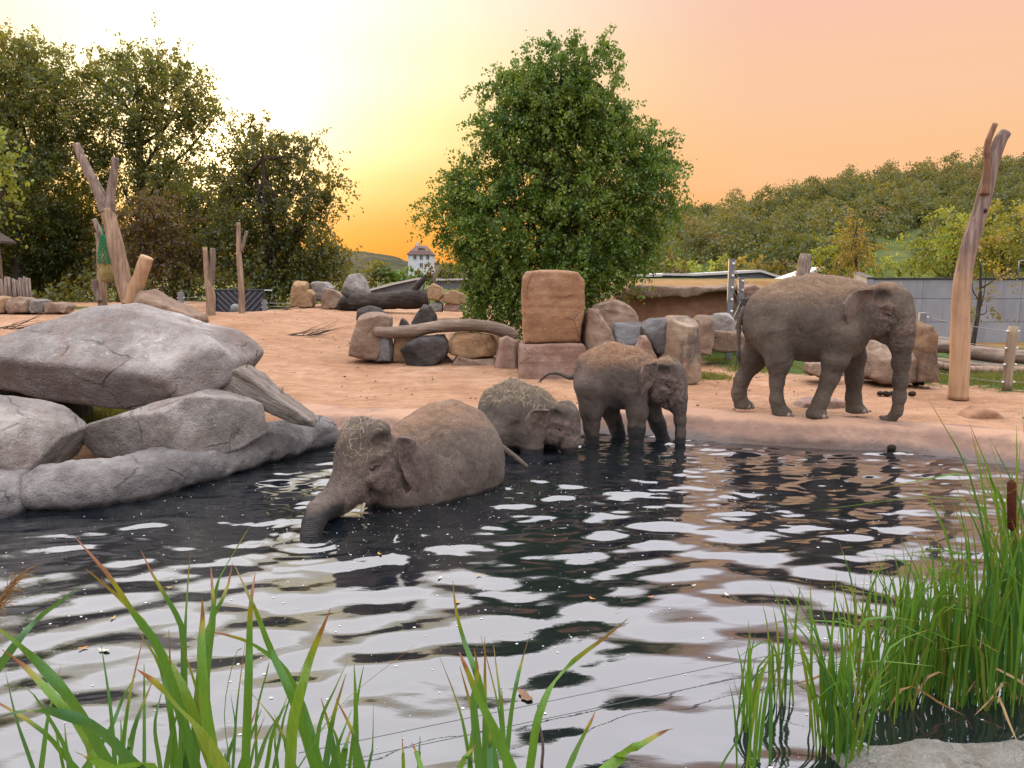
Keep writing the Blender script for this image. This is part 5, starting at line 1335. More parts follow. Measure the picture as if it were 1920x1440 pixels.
for lab, pp, rad, sd in [('upper weathered log of the pile behind the right fence', [(1742, 648), (1780, 650), (1830, 662), (1900, 668), (1990, 672)], [.17, .19, .2, .2], 51), ('thin middle log of the pile behind the right fence', [(1744, 676), (1800, 684), (1860, 690), (1990, 694)], [.10, .12, .11, .11], 52),
                         ('lowest pale log of the pile behind the right fence', [(1745, 682), (1790, 690), (1850, 694), (1920, 694), (1990, 698)], [.10, .10, .10, .1], 53), ('grey log end poking out behind the ochre rock', [(1738, 640), (1760, 642), (1782, 644)], [.16, .17, .17], 54)]:
    Yl = {51: 20.5, 52: 20.0, 53: 19.4, 54: 20.9}[sd]; b_ = at(1850, 690, Yl)
    l_ = timber('log', wpath(pp, Yl), rad, GREYLOG if sd != 53 else DEAD, None, wob=.12, seed=sd, base=b_, seg=30); l_.location = b_
    tag(l_, lab, 'log', 'logs behind the right fence')
# ---- dry branches on the sand
TWIG = plain_mat('twig', (.10, .07, .05), .9, .3, 20)
def dry_branch(label, px, py, L, n, seed, z=.6, ang=0):
    r = np.random.default_rng(seed); p0 = gp(px, py, z); p0[2] = gz(p0[0], p0[1]) + .03
    e = MB()
    for k in range(n):
        a = R(ang) + r.normal(0, .45); l = L * r.uniform(.4, 1)
        s_ = np.array([r.uniform(-.3, .3) * L, r.uniform(-.15, .15), 0])
        d = np.array([math.cos(a), math.sin(a) * .5, r.uniform(-.02, .45)])
        P = [s_, s_ + d * l * .5 + r.normal(0, .05, 3) * (1, 1, .6), s_ + d * l + r.normal(0, .08, 3) * (1, 1, .5)]
        P = [np.array([q_[0], q_[1], max(q_[2], .0)]) for q_ in P]
        e.tube(catmull(P, 7), [.014, .009, .003], 5, False, .1, k)
    o = e.build('dry_branch', TWIG, None, True, p0); tag(o, label, 'branch', 'dry branches on the sand')
dry_branch('bare dry branch lying on the sand left of the low wall', 560, 640, 1.5, 14, 1, .62, -8)
dry_branch('little tuft of twigs on the mound near the far rocks', 532, 598, .6, 9, 2, .95, 30)
dry_branch('dry branch on the ground by the left picture edge', 15, 622, 1.6, 12, 3, .9, 20)

# ---- lattice gate, ball, cable fence on the left
DKST = plain_mat('dark_blue_steel', (.045, .055, .07), .5, .2, 10, .5, .3)
SLATM = plain_mat('pale_slat', (.15, .16, .18), .6, .15, 12, .4, .2)
Yg = 36.0
g0 = at(406, 590, Yg); g1 = at(497, 590, Yg); gt = at(406, 542, Yg)[2]; zb = gz(g0[0], Yg) ; 
wg, hg = g1[0] - g0[0], gt - g0[2] + .1
gb = np.array([(g0[0] + g1[0]) / 2, Yg, g0[2] - .1])
ge = empty('lattice_gate', gb, 'dark steel gate with slanting lattice slats behind the mound', 'gate')
mb = MB()
for x in (-wg/2, -.02, wg/2): mb.box((x, 0, hg/2), (.07, .06, hg), bev=.008)
for z in (.05, hg - .04): mb.box((0, .001, z), (wg, .05, .07), bev=.008)
mb.box((0, .06, hg/2), (wg, .02, hg - .05)); mb.build('frame', DKST, ge)
for side, x0, x1 in ((1, -wg/2 + .06, -.08), (-1, .04, wg/2 - .06)):
    cxm = (x0 + x1) / 2; ww = (x1 - x0)
    for k in range(9):
        o_ = -1.15 + k * .29
        # slanted slat clipped to its panel
        P = []
        for t in np.linspace(-1.2, 1.2, 120):
            x = cxm + side * t * .72 ; z = hg/2 + o_ + t * -.72 * 1.0
            if x0 < x < x1 and .10 < z < hg - .09: P.append((x, z))
        if len(P) > 4:
            a, c = np.array(P[0]), np.array(P[-1]); m_ = (a + c) / 2; L = np.linalg.norm(c - a); an = math.atan2(c[1] - a[1], c[0] - a[0])
            MB().box((0, 0, 0), (L, .02, .05), bev=.004).build('slat', SLATM, ge).matrix_local = Matrix.Translation((m_[0], -.03, m_[1])) @ Matrix.Rotation(-an, 4, 'Y')
mb = MB().box((0, 0, 0), (.35, .05, .05)); mb.build('latch_arm', WHITEP, ge, loc=(wg/2 + .2, 0, hg - .05))
V, F = ball(20, 14); p = at(441, 573, 33); r_ = 9 / FPX * 33; p[2] = gz(p[0], 33) + r_
bo = obj('play_ball', mesh_from('play_ball', V * r_, F), plain_mat('ball_grey', (.20, .23, .22), .6, .2, 6), None, p); tag(bo, 'grey play ball resting in front of the lattice gate', 'ball')
def post(label, px, ytop, ybase, Y, w, mat, knobs, group, round_=False, sides=(-1, 1)):
    p = at(px, ybase, Y); zt = at(px, ytop, Y)[2]; p[2] = min(p[2], gz(p[0], Y)) - .03
    e = empty('fence_post', p, label, 'fence post', group); hh = zt - p[2]
    if round_: 
        V, F = tube_vf(catmull([(0, 0, 0), (.0, 0, hh * .5), (.02, 0, hh)], 8), w / 2, 16, True, .03, 3); obj('shaft', mesh_from('shaft', V, F), mat, e)
    else: MB().box((0, 0, hh/2), (w, w * .7, hh), bev=.01).build('shaft', mat, e)
    V, F = ball(10, 6)
    me = None
    for k in knobs:
        for sd in sides:
            o = obj('insulator', me or mesh_from('insulator', V * np.array([.032, .032, .026]), F), WHITEP, e, (sd * (w/2 + .018), -.03, hh * k)); me = o.data
    return p, hh
FGp = 'posts of the cable fences'
pL = [post('grey fence post right of the brown slab', 341, 548, 588, 33, .22, STEEL, (.75, .5, .25), FGp), post('grey fence post right of the lattice gate', 497, 562, 585, 36, .20, STEEL, (.75, .4), FGp)]
pR = [post('round wooden fence post with white insulators at the right edge', 1888, 612, 727, 16.6, .20, wood_mat('post_wood', (.36, .28, .19), (.25, .18, .12), (.46, .37, .26), (8, 8, .5), .4), (.93, .67, .42, .15), FGp, True), post('steel fence post rising behind the ochre rock', 1722, 586, 700, 18.6, .17, STEEL, (.93, .66, .4, .15), FGp, False, (1,))]
CABLE = plain_mat('steel_cable', (.34, .33, .31), .5, .2, 20, .5, .5)
def cable(label, a, c, sag=.03, rad=.008, grp='cables strung between fence posts', mat=CABLE, nm='fence_cable'):
    a = np.array(a); c = np.array(c); P = [a + (c - a) * t - np.array([0, 0, sag * 4 * t * (1 - t)]) for t in np.linspace(0, 1, 9)]
    mb = MB(); mb.tube([q_ - a for q_ in P], rad, 6); o = mb.build(nm, mat, None, True, a); tag(o, label, 'cable', grp)
names = ('top', 'second', 'third', 'lowest')
for i, k in enumerate((.93, .67, .42, .15)):
    a = pR[1][0] + np.array([.10, -.03, pR[1][1] * k]); c = pR[0][0] + np.array([-.12, -.03, pR[0][1] * k])
    cable(names[i] + ' cable between the steel post and the round wooden post', a, c)
    a = pR[0][0] + np.array([.12, -.03, pR[0][1] * k]); cable(names[i] + ' cable running off the right edge from the wooden post', a, a + np.array([3, -.4, 0]))
for i, k in enumerate((.75, .5, .25)):
    a = pL[0][0] + np.array([.11, 0, pL[0][1] * k]); c = at(390, 560, 36); c[2] = a[2]
    cable(('upper', 'middle', 'lower')[i] + ' cable beside the post right of the brown slab', a, c, .02, .012)
    a = pL[1][0] + np.array([.11, 0, pL[1][1] * k]); cable(('upper', 'middle', 'lower')[i] + ' cable running right from the post at the gate', a, a + np.array([1.5, .3, 0]), .02, .012)

# ---- two steel posts laced with rope
Yp = 23.0
RP = []
for lab, px, yt, yb, Y in [('tall steel post laced with rope behind the rocks', 1365, 487, 668, Yp), ('shorter steel post laced with rope next to the tall one', 1385, 521, 640, Yp + 1.5)]:
    p = at(px, yb, Y); p[2] = gz(p[0], Y) - .05; zt = at(px, yt, Y)[2]; hh = zt - p[2]
    e = empty('steel_post', p, lab, 'post', 'steel posts with rope lacing')
    MB().box((0, 0, hh/2), (.17, .12, hh), bev=.012).build('shaft', STEEL, e)
    MB().box((0, 0, hh + .01), (.19, .14, .025)).build('cap', STEEL, e)
    V, F = ball(10, 6); me = mesh_from('eye_bolt', V * .045, F)
    for k in range(7): obj('eye_bolt', me, WHITEP, e, (.03, -.075, hh * (.96 - .115 * k)))
    RP.append((p, hh))
for k in range(6):
    a = RP[0][0] + np.array([.03, -.09, RP[0][1] * (.96 - .115 * k)]); c = RP[1][0] + np.array([.03, -.09, RP[1][1] * (.96 - .115 * min(6, k + 1))])
    cable('%s strand of rope slanting down between the two steel posts' % ('first', 'second', 'third', 'fourth', 'fifth', 'sixth')[k], a, c, .02, .011, 'rope strands between the steel posts', ROPE, 'rope')
for k in range(3):
    a = RP[0][0] + np.array([.03, -.09, RP[0][1] * (.40 - .13 * k)]); c = RP[1][0] + np.array([.03, -.09, RP[1][1] * (.75 - .13 * k)])
    cable('%s strand of rope slanting up between the two steel posts' % ('upper', 'middle', 'lower')[k], a, c, .02, .011, 'rope strands between the steel posts', ROPE, 'rope')

# ---- hut and palisade at the left edge
HROOF = plain_mat('hut_roof', (.075, .05, .038), .9, .3, 9); HWOOD = wood_mat('hut_wood', (.26, .17, .11), (.12, .08, .055), (.36, .25, .17), (1, 8, 8), .6)
Yh = 33; hb = at(-55, 560, Yh); hb[2] = gz(hb[0], Yh)
he = empty('hut', hb, 'dark-roofed wooden hut cut off by the left edge', 'hut')
ro = at(-40, 430, Yh)[2] - hb[2]; ev = at(8, 452, Yh); ev = np.array([ev[0] - hb[0], 0, ev[2] - hb[2]])
mb = MB(); w2 = ev[0]
V = [(-w2, -1.4, ev[2]), (w2, -1.4, ev[2]), (w2, .8, ev[2]), (-w2, .8, ev[2]), (-w2 * .45, 0, ro + .55), (w2 * .25, 0, ro + .55)]
V2 = [(x, y, z - .10) for x, y, z in V]
mb.add(V + V2, [(0, 1, 5, 4), (1, 2, 5), (2, 3, 4, 5), (3, 0, 4), (6, 10, 11, 7), (7, 11, 8), (8, 11, 10, 9), (9, 10, 6), (0, 6, 7, 1), (1, 7, 8, 2), (2, 8, 9, 3), (3, 9, 6, 0)])
mb.build('roof', HROOF, he)
for x, y in ((w2 * .62, -1.2), (w2 * .62, .5), (-w2 * .7, -1.2), (-w2 * .7, .5)): MB().box((x, y, ev[2]/2), (.14, .14, ev[2])).build('post', HWOOD, he)
MB().box((-.25, .0, ev[2] * .5), (w2 * 1.1, .9, ev[2] - .06)).build('wall', plain_mat('hut_wall', (.05, .035, .028), .9), he)
for k in range(5):
    z = at(0, 487 + k * 6.5, Yh)[2] - hb[2]
    V, F = tube_vf(catmull([(-.3, -1.35, z), (w2 * .5, -1.35, z + .015 * (-1) ** k), (w2 * .9, -1.35, z)], 6), .055, 8, True, .1, k); obj('rail', mesh_from('rail', V, F), HWOOD, he)
pf = at(25, 552, 31.5); pf[2] = gz(pf[0], 31.5)
pe = empty('palisade', pf, 'low grey palisade of upright stakes below the hut', 'fence'); pr = np.random.default_rng(8); x = at(-25, 550, 31.5)[0] - pf[0]; xe = at(58, 550, 31.5)[0] - pf[0]
while x < xe:
    h_ = at(0, 522, 31.5)[2] - pf[2] + pr.normal(0, .05); w = pr.uniform(.07, .11)
    V, F = tube_vf([(x, 0, -.1), (x + pr.normal(0, .02), 0, h_ * .5), (x + pr.normal(0, .02), 0, h_)], w * .52, 8, True, .08, int(x * 100)); obj('stake', mesh_from('stake', V, F), DEADG, pe); x += w * 1.12

# ---- concrete wall on the right
b = NB('concrete'); n1 = b.noise(.7, 6, .65); n2_ = b.noise(9, 5, .6); st_ = b.noise(1.2, 5, .6, stretch=(2.5, 1, .25))
col = b.ramp(n1, [(.3, (.27, .275, .295)), (.5, (.33, .335, .355)), (.7, (.40, .40, .415))]); col = b.mix(b.math('MULTIPLY', b.mapr(st_, .48, .66), .35), col, (.20, .20, .22))
M_CONC = b.done(b.pbr(col, .8, b.bump(b.math('ADD', n2_, b.math('MULTIPLY', n1, .5)), .2, .02), .25))
Yw = 29.0; A_ = at(1690, 660, Yw); Bx = 24.0; zt = at(1690, 524, Yw)[2]; zb = .05
cw = empty('concrete_wall', (A_[0], Yw, zb), 'pale grey concrete wall with panel joints behind the right fence', 'wall')
pw = 1.85; rows = [(0, .98), (.99, 1.85), (1.86, zt - zb)]
x = -1.2; pi = 0
while x < Bx - A_[0]:
    for a, c in rows:
        MB().box((x + pw/2, .15, (a + c)/2), (pw - .008, .30 + .006 * ((pi * 7) % 3), c - a - .004), bev=.006).build('panel', M_CONC, cw); pi += 1
    x += pw
MB().box(((x - 1.2)/2, .17, (zt - zb)/2), (x + 1.2 - .05, .22, zt - zb - .05)).build('core', plain_mat('joint_dark', (.20, .20, .215), .9), cw)
MB().box(((x - 1.2)/2, .15, zt - zb + .035), (x + 1.25, .40, .07), bev=.01).build('coping', plain_mat('coping_dark', (.035, .04, .045), .6), cw)
# rising left wing of the wall
A2 = at(1612, 513, 38.0)
MB2 = MB(); xL, yL, zL = A2[0] - A_[0], 38.0 - Yw, A2[2] - zb
e0 = np.array([-1.2, .0, 0]); e1 = np.array([xL, yL, 0]); nrm = np.array([-(e1 - e0)[1], (e1 - e0)[0], 0]); nrm = nrm / np.linalg.norm(nrm) * .25
V = [e0, e1, e1 + nrm, e0 + nrm]; V = [v + (0, 0, 0) for v in V] + [e0 + (0, 0, zt - zb), e1 + (0, 0, zL), e1 + nrm + (0, 0, zL), e0 + nrm + (0, 0, zt - zb)]
MB2.add(V, [(0, 1, 5, 4), (1, 2, 6, 5), (2, 3, 7, 6), (3, 0, 4, 7), (4, 5, 6, 7), (0, 3, 2, 1)]).build('wing', M_CONC, cw)
V = [v + (0, 0, .003) for v in V[4:]] + [v + (0, 0, .08) for v in V[4:]]; MB().add(V, [(0, 1, 5, 4), (1, 2, 6, 5), (2, 3, 7, 6), (3, 0, 4, 7), (4, 5, 6, 7), (0, 3, 2, 1)]).build('coping', bpy.data.materials['coping_dark'], cw)
# lamp bracket on the wall at the right edge
mb = MB(); p = at(1908, 525, 31); mb.tube([(0, 0, 0), (0, 0, .75), (.35, 0, .78)], .03, 6); o = mb.build('bracket', STEEL, None, True, p); tag(o, 'thin grey bracket above the concrete wall at the right edge', 'bracket')

# ---- flat roofed building behind the clay bank, and the sloping roof strip on the left
ROOFW = plain_mat('roof_edge_white', (.62, .60, .57), .6, .1, 6); WALLG = plain_mat('roof_wall_grey', (.17, .185, .20), .8, .15, 4)
def slabstrip(label, pts, Y, th, depth, drop):
    P = [at(px, py, Y) for px, py in pts]; b_ = P[0].copy(); b_[2] -= drop
    e = empty('flat_roof_building', b_, label, 'building', 'low roofs beyond the paddock')
    def strip(nm, z0, z1, y0, y1, mat):
        V = []; F = []
        for p in P:
            q_ = p - b_; V += [(q_[0], y0, q_[2] + z0), (q_[0], y1, q_[2] + z0), (q_[0], y1, q_[2] + z1), (q_[0], y0, q_[2] + z1)]
        for i in range(len(P) - 1):
            a = i * 4; c = a + 4
            for k in range(4): F.append((a + k, a + (k + 1) % 4, c + (k + 1) % 4, c + k))
        F += [(0, 1, 2, 3), tuple(len(V) - 4 + k for k in (3, 2, 1, 0))]
        MB().add(V, F).build(nm, mat, e)
    strip('roof_edge', -th, 0, -.25, depth, ROOFW); strip('wall', -drop, -th - .002, 0, depth - .2, WALLG)
slabstrip('long low building with a white roof edge above the dry grass bank', [(1130, 517), (1172, 516), (1240, 514), (1242, 512), (1300, 513), (1360, 510), (1425, 506), (1450, 514), (1470, 519)], 55, .16, 8, 1.3)
slabstrip('sloping white-edged roof strip behind the great black log', [(690, 543), (740, 530), (782, 521)], 42, .10, 3, .7)
slabstrip('short white roof strip between log and lime tree', [(818, 523), (860, 522), (900, 521)], 46, .10, 3, .6)
slabstrip('white slanting roof edge over the back of the grown elephant', [(1420, 545), (1470, 526), (1522, 508), (1545, 500)], 50, .16, 3, 1.6)

# ---- white house
b = NB('white_render'); HWHITE = b.done(b.pbr(b.ramp(b.noise(.6, 5), [(.3, (.66, .67, .72)), (.7, (.80, .80, .83))]), .85))
TILE = plain_mat('roof_tiles', (.16, .095, .085), .85, .3, 2.5)
WIN = plain_mat('dark_window', (.04, .045, .06), .2, .2, 3, .6)
Yo = 320; hb = at(787, 503, Yo); sc = Yo / FPX
he = empty('house', hb, 'white house with a hipped brown roof on the horizon', 'house')
w2 = 21.5 * sc; d2 = 7.5; zt = at(787, 476, Yo)[2] - hb[2]; zr = at(787, 459, Yo)[2] - hb[2]
MB().box((0, d2, zt/2 - 1.5), (w2 * 2, d2 * 2, zt + 3)).build('wall', HWHITE, he)
o_ = 3.2 * sc; mb = MB(); kx = 11.5 * sc
V = [(-w2 - o_, -o_, zt - .3), (w2 + o_, -o_, zt - .3), (w2 + o_, 2*d2 + o_, zt - .3), (-w2 - o_, 2*d2 + o_, zt - .3), (-w2*.82, o_*.9, zt + 1.3), (w2*.82, o_*.9, zt + 1.3), (w2*.82, 2*d2 - o_*.9, zt + 1.3), (-w2*.82, 2*d2 - o_*.9, zt + 1.3), (-kx*.9, d2, zr), (kx*.8, d2, zr)]
mb.add(V, [(0,1,5,4),(1,2,6,5),(2,3,7,6),(3,0,4,7),(4,5,9,8),(5,6,9),(6,7,8,9),(7,4,8),(0,3,2,1)]); rf = mb.build('roof', TILE, he)
MB().box((-6.5 * sc, d2, zr + .4), (1.1, 1.1, 2.2)).build('chimney', HWHITE, rf)
mb = MB(); mb.box((1.5 * sc, 2.2, zt + 2.0), (2.0, 1.6, 1.0)); mb.build('dormer', TILE, rf)
for px, py in ((778, 482.5), (790, 482.5), (802, 482.5), (790, 497)):
    q_ = at(px, py, Yo) - hb
    f = MB().box((q_[0], -.03, q_[2]), (1.15, .14, 1.6)).build('window', WIN, he)
    MB().box((q_[0], -.13, q_[2]), (.10, .06, 1.55)).build('mullion', HWHITE, f); MB().box((q_[0], -.125, q_[2] - .86), (1.4, .12, .10)).build('sill', HWHITE, f)
# ================================================================== reeds, floating bits, straw, dung
b = NB('reed_leaf'); t_ = b.attr('along'); v_ = b.attr('tint')
ob = b.tc.outputs['Object']
g_ = b.ramp(v_, [(0, (.022, .130, .050)), (.45, (.075, .230, .022)), (.8, (.150, .310, .020)), (1, (.28, .30, .035))])
vein = b.noise(30, 3, .5, co=ob, stretch=(6, 6, .25))
g_ = b.mix(b.math('MULTIPLY', b.mapr(vein, .4, .65), .3), g_, (.03, .09, .015))
dryness = b.attr('dry')
g_ = b.mix(b.math('MULTIPLY', b.mapr(b.math('ADD', t_, b.math('MULTIPLY', dryness, .10)), .84, .93), b.mapr(dryness, .2, .4)), g_, (.30, .26, .02))
g_ = b.mix(b.math('MULTIPLY', b.mapr(b.math('ADD', t_, b.math('MULTIPLY', dryness, .10)), .93, .98), b.mapr(dryness, .2, .4)), g_, (.26, .075, .025))
d_ = b.n('ShaderNodeBsdfPrincipled'); g_ = b.mix(1.0, g_, (.66, .66, .66), 'MULTIPLY'); b.l(g_, d_.inputs['Base Color']); d_.inputs['Roughness'].default_value = .42; d_.inputs['Specular IOR Level'].default_value = .35
tr_ = b.n('ShaderNodeBsdfTranslucent'); b.l(b.mix(.4, g_, (.22, .36, .03)), tr_.inputs[0])
mx = b.n('ShaderNodeMixShader'); mx.inputs[0].default_value = .38; b.l(d_.outputs[0], mx.inputs[1]); b.l(tr_.outputs[0], mx.inputs[2])
M_REED = b.done(mx.outputs[0])
M_DRYREED = leaf_mat('dry_reed', [(0, (.30, .17, .06)), (.5, (.42, .27, .11)), (1, (.50, .20, .07))], .3)
def blade_mesh(P, w, r, tint, dry, seg=11, flat=None):
    P = catmull(P, seg); T, U, Bn = frames(P)
    t = np.linspace(0, 1, seg)
    side = flat if flat is not None else np.array([1.0, r.normal(0, .5), 0])
    side = side / np.linalg.norm(side)
    tw = np.linspace(0, r.normal(0, .7), seg)
    V = []
    for i in range(seg):
        s_ = side - T[i] * np.dot(side, T[i]); s_ /= np.linalg.norm(s_) + 1e-9; nn = np.cross(T[i], s_)
        s_ = s_ * math.cos(tw[i]) + nn * math.sin(tw[i]); nn = np.cross(T[i], s_)
        ww = w * .5 * (min(1, .55 + t[i] * 1.6)) * (1 - max(0, (t[i] - .42) / .58) ** 1.7) + .0006
        V += [P[i] - s_ * ww + nn * ww * .30, P[i], P[i] + s_ * ww + nn * ww * .30]
    F = []
    for i in range(seg - 1):
        a = i * 3; F += [(a, a+1, a+4, a+3), (a+1, a+2, a+5, a+4)]
    me = mesh_from('leaf', np.array(V), F)
    fattr(me, 'along', np.repeat(t, 3)); fattr(me, 'tint', np.full(len(V), tint)); fattr(me, 'dry', np.full(len(V), dry))
    return me
FORE = [ # photo-pixel course of each blade from frame bottom to tip, blade width in px, distance
 ([(365,1440),(328,1306),(292,1208),(255,1160),(204,1080),(140,1006)],25,1.75,.5,.9), ([(397,1440),(350,1306),(310,1237),(270,1171),(219,1117),(160,1066)],22,1.85,.7,.9), ([(350,1440),(346,1288),(343,1186),(321,1135),(288,1080),(264,1031)],15,1.9,.2,.7),
 ([(340,1440),(343,1288),(348,1179),(354,1080),(359,1016)],13,2.0,.25,.6), ([(368,1440),(379,1288),(397,1164),(408,1095),(437,1040),(467,989)],14,1.95,.3,.3), ([(397,1440),(386,1288),(399,1164),(398,1110),(395,1060)],17,1.8,.4,.8),
 ([(360,1440),(372,1288),(386,1193),(405,1150),(427,1099),(436,1055)],15,1.9,.3,.6), ([(459,1440),(465,1277),(467,1197),(470,1131),(479,1071)],21,1.7,.5,1.0), ([(401,1440),(383,1325),(376,1215),(379,1160),(379,1120)],30,1.5,.6,1.0),
 ([(598,1440),(583,1379),(558,1306),(529,1252),(499,1226),(463,1204),(419,1188),(377,1182)],20,1.8,.35,.8), ([(590,1440),(572,1379),(540,1288),(503,1208),(478,1142),(440,1060)],21,1.75,.45,.3), ([(543,1440),(547,1361),(565,1288),(580,1237),(601,1186),(620,1140)],27,1.6,.75,1.0),
 ([(412,1440),(372,1372),(328,1325),(292,1281),(257,1255)],35,1.35,.8,.6), ([(270,1440),(270,1306),(270,1244)],10,1.9,.5,.2), ([(-30,1290),(36,1197),(66,1164),(109,1131),(153,1095)],18,1.8,.2,.2), ([(204,1440),(157,1354),(120,1299),(80,1252),(36,1212),(0,1182),(-60,1150)],27,1.5,.35,.3),
 ([(190,1440),(164,1397),(128,1339),(84,1288),(44,1248),(2,1217)],25,1.55,.75,.9), ([(251,1440),(204,1387),(157,1354),(109,1337),(55,1334),(0,1343),(-40,1355)],28,1.45,.15,.1), ([(160,1440),(204,1372),(230,1310),(255,1266)],12,1.9,.3,.2), ([(590,1440),(601,1354),(627,1295),(653,1237)],12,2.1,.4,.3),
 ([(667,1440),(667,1325),(664,1245)],17,1.8,.45,.2), ([(655,1440),(671,1306),(682,1248)],9,2.0,.4,.2), ([(204,1440),(164,1419),(138,1408)],20,1.3,.7,1.0), ([(60,1440),(30,1350),(10,1260)],16,1.9,.2,.1), ([(135,1440),(110,1380),(60,1300),(28,1286)],14,1.9,.25,.1),
 ([(330,1440),(320,1340),(300,1250),(260,1185)],16,1.9,.35,.3), ([(430,1440),(420,1330),(440,1230),(455,1215)],14,2.0,.4,.2), ([(480,1440),(480,1340),(500,1260),(505,1240)],10,2.1,.35,.3), ([(500,1440),(510,1380),(530,1330),(540,1300)],10,2.1,.5,.3), ([(300,1440),(290,1360),(305,1290)],12,2.0,.25,.2),
 ([(225,1440),(228,1390),(226,1350)],14,1.8,.55,.0), ([(245,1440),(243,1400),(240,1382)],15,1.7,.2,.0), ([(118,1440),(108,1390),(102,1356)],9,2.0,.6,.3), ([(128,1440),(124,1395),(121,1358)],8,2.0,.6,.3), ([(640,1440),(630,1380),(605,1340)],10,2.1,.5,.2), ([(690,1440),(698,1400),(700,1310)],9,2.1,.3,.1),
 ([(620,1440),(640,1380),(660,1330)],10,2.0,.3,.2), ([(450,1440),(470,1380),(490,1330)],12,1.9,.3,.2), ([(520,1440),(515,1390),(520,1340)],11,2.0,.45,.2), ([(420,1440),(440,1370),(432,1300)],13,1.9,.3,.2),
 ([(930,1440),(919,1377),(900,1287),(889,1250),(870,1201),(855,1145),(849,1089)],17,1.9,.45,.5), ([(956,1440),(922,1362),(896,1310),(874,1254),(861,1222)],27,1.5,.6,1.0), ([(900,1440),(889,1321),(896,1265),(889,1214)],22,1.7,.3,1.0), ([(949,1440),(958,1347),(969,1280),(979,1239),(994,1188)],13,2.0,.4,.8),
 ([(994,1440),(1005,1359),(1024,1302),(1042,1272),(1080,1235),(1132,1197),(1177,1160)],19,1.8,.65,1.0), ([(1069,1440),(1080,1411),(1102,1366),(1116,1334)],20,1.6,.4,.7), ([(1140,1440),(1160,1422),(1192,1400),(1234,1376),(1262,1366)],26,1.45,.65,1.0), ([(757,1440),(756,1410),(754,1379)],10,1.9,.8,1.0),
 ([(790,1440),(780,1410),(772,1392)],13,1.8,.7,1.0), ([(880,1440),(884,1380),(892,1330)],14,1.9,.5,.3), ([(785,1440),(786,1410),(788,1380)],8,2.0,.4,.2), ([(1350,1440),(1392,1360),(1372,1260)],5,3.0,.3,.1)]
ff = np.random.default_rng(51)
for k in range(34):    # more blades of the same thicket
    x0 = ff.choice([ff.uniform(60, 260), ff.uniform(300, 560), ff.uniform(380, 700), ff.uniform(860, 960)]); yt = ff.uniform(1180, 1400); dx = ff.normal(0, .35) * (1440 - yt)
    FORE.append(([(x0, 1440), (x0 + dx * .35, 1440 - (1440 - yt) * .5), (x0 + dx, yt)], ff.uniform(8, 19), ff.uniform(1.6, 2.3), ff.uniform(.15, .7), ff.uniform(0, .9)))
clusters = {}
for i, bl in enumerate(FORE): clusters.setdefault(int((bl[0][0][0] + 200) // 85), []).append(bl)
lab_f = ['reed plant reaching in from the left edge of the foreground', 'second foreground reed plant from the left edge', 'third foreground reed plant from the left edge', 'fourth foreground reed plant from the left, with arching blades', 'foreground reed plant whose tall blades cross below the trunk tip',
         'foreground reed plant with the red-tipped upright blade', 'foreground reed plant with a broad red-tipped blade leaning right', 'foreground reed plant with one blade arching left', 'sparse foreground reed plant at the right end of the left thicket', 'low foreground reed shoots between the two thickets', 'foreground reed plant left of bottom centre with upright blades', 'bottom-centre reed plant with tall crossing blades', 'bottom-centre reed plant with a long blade leaning right', 'bottom-centre reed with one red-tipped blade bent right', 'lone thin reed blade in the water', 'last thin reed blade on the right of the foreground', 'thin reed blade between the foreground reeds and the right stand']
for ci, (key, bls) in enumerate(sorted(clusters.items())):
    Ym = np.mean([q_[2] for q_ in bls]); x0 = np.mean([at(q_[0][0][0], q_[0][0][1], q_[2])[0] for q_ in bls])
    root = np.array([x0 * 1.02, Ym, -.02])
    e = empty('reed_plant', root, lab_f[ci], 'reed', 'foreground reeds')
    for (pp, w, Y, tint, dry) in bls:
        P = [np.array(at(px, py, Y + .10 * k / len(pp) * ff.normal())) for k, (px, py) in enumerate(pp)]
        d0 = P[0] - P[1]; d0 /= np.linalg.norm(d0); d0[2] = min(d0[2], -.45)
        md = P[0] + d0 * .42; r0 = np.array([md[0] + d0[0] * .18, md[1] + ff.normal(0, .02), -.02])
        P = [r0, (r0 + md) / 2 + np.array([-d0[0] * .03, 0, 0]), md] + P
        obj('leaf', blade_mesh([p - root for p in P], w / FPX * Y * .86, ff, np.clip(tint + ff.normal(0, .08), 0, 1), dry, 18, np.array([1.0, ff.normal(0, .25), 0])), M_REED, e)
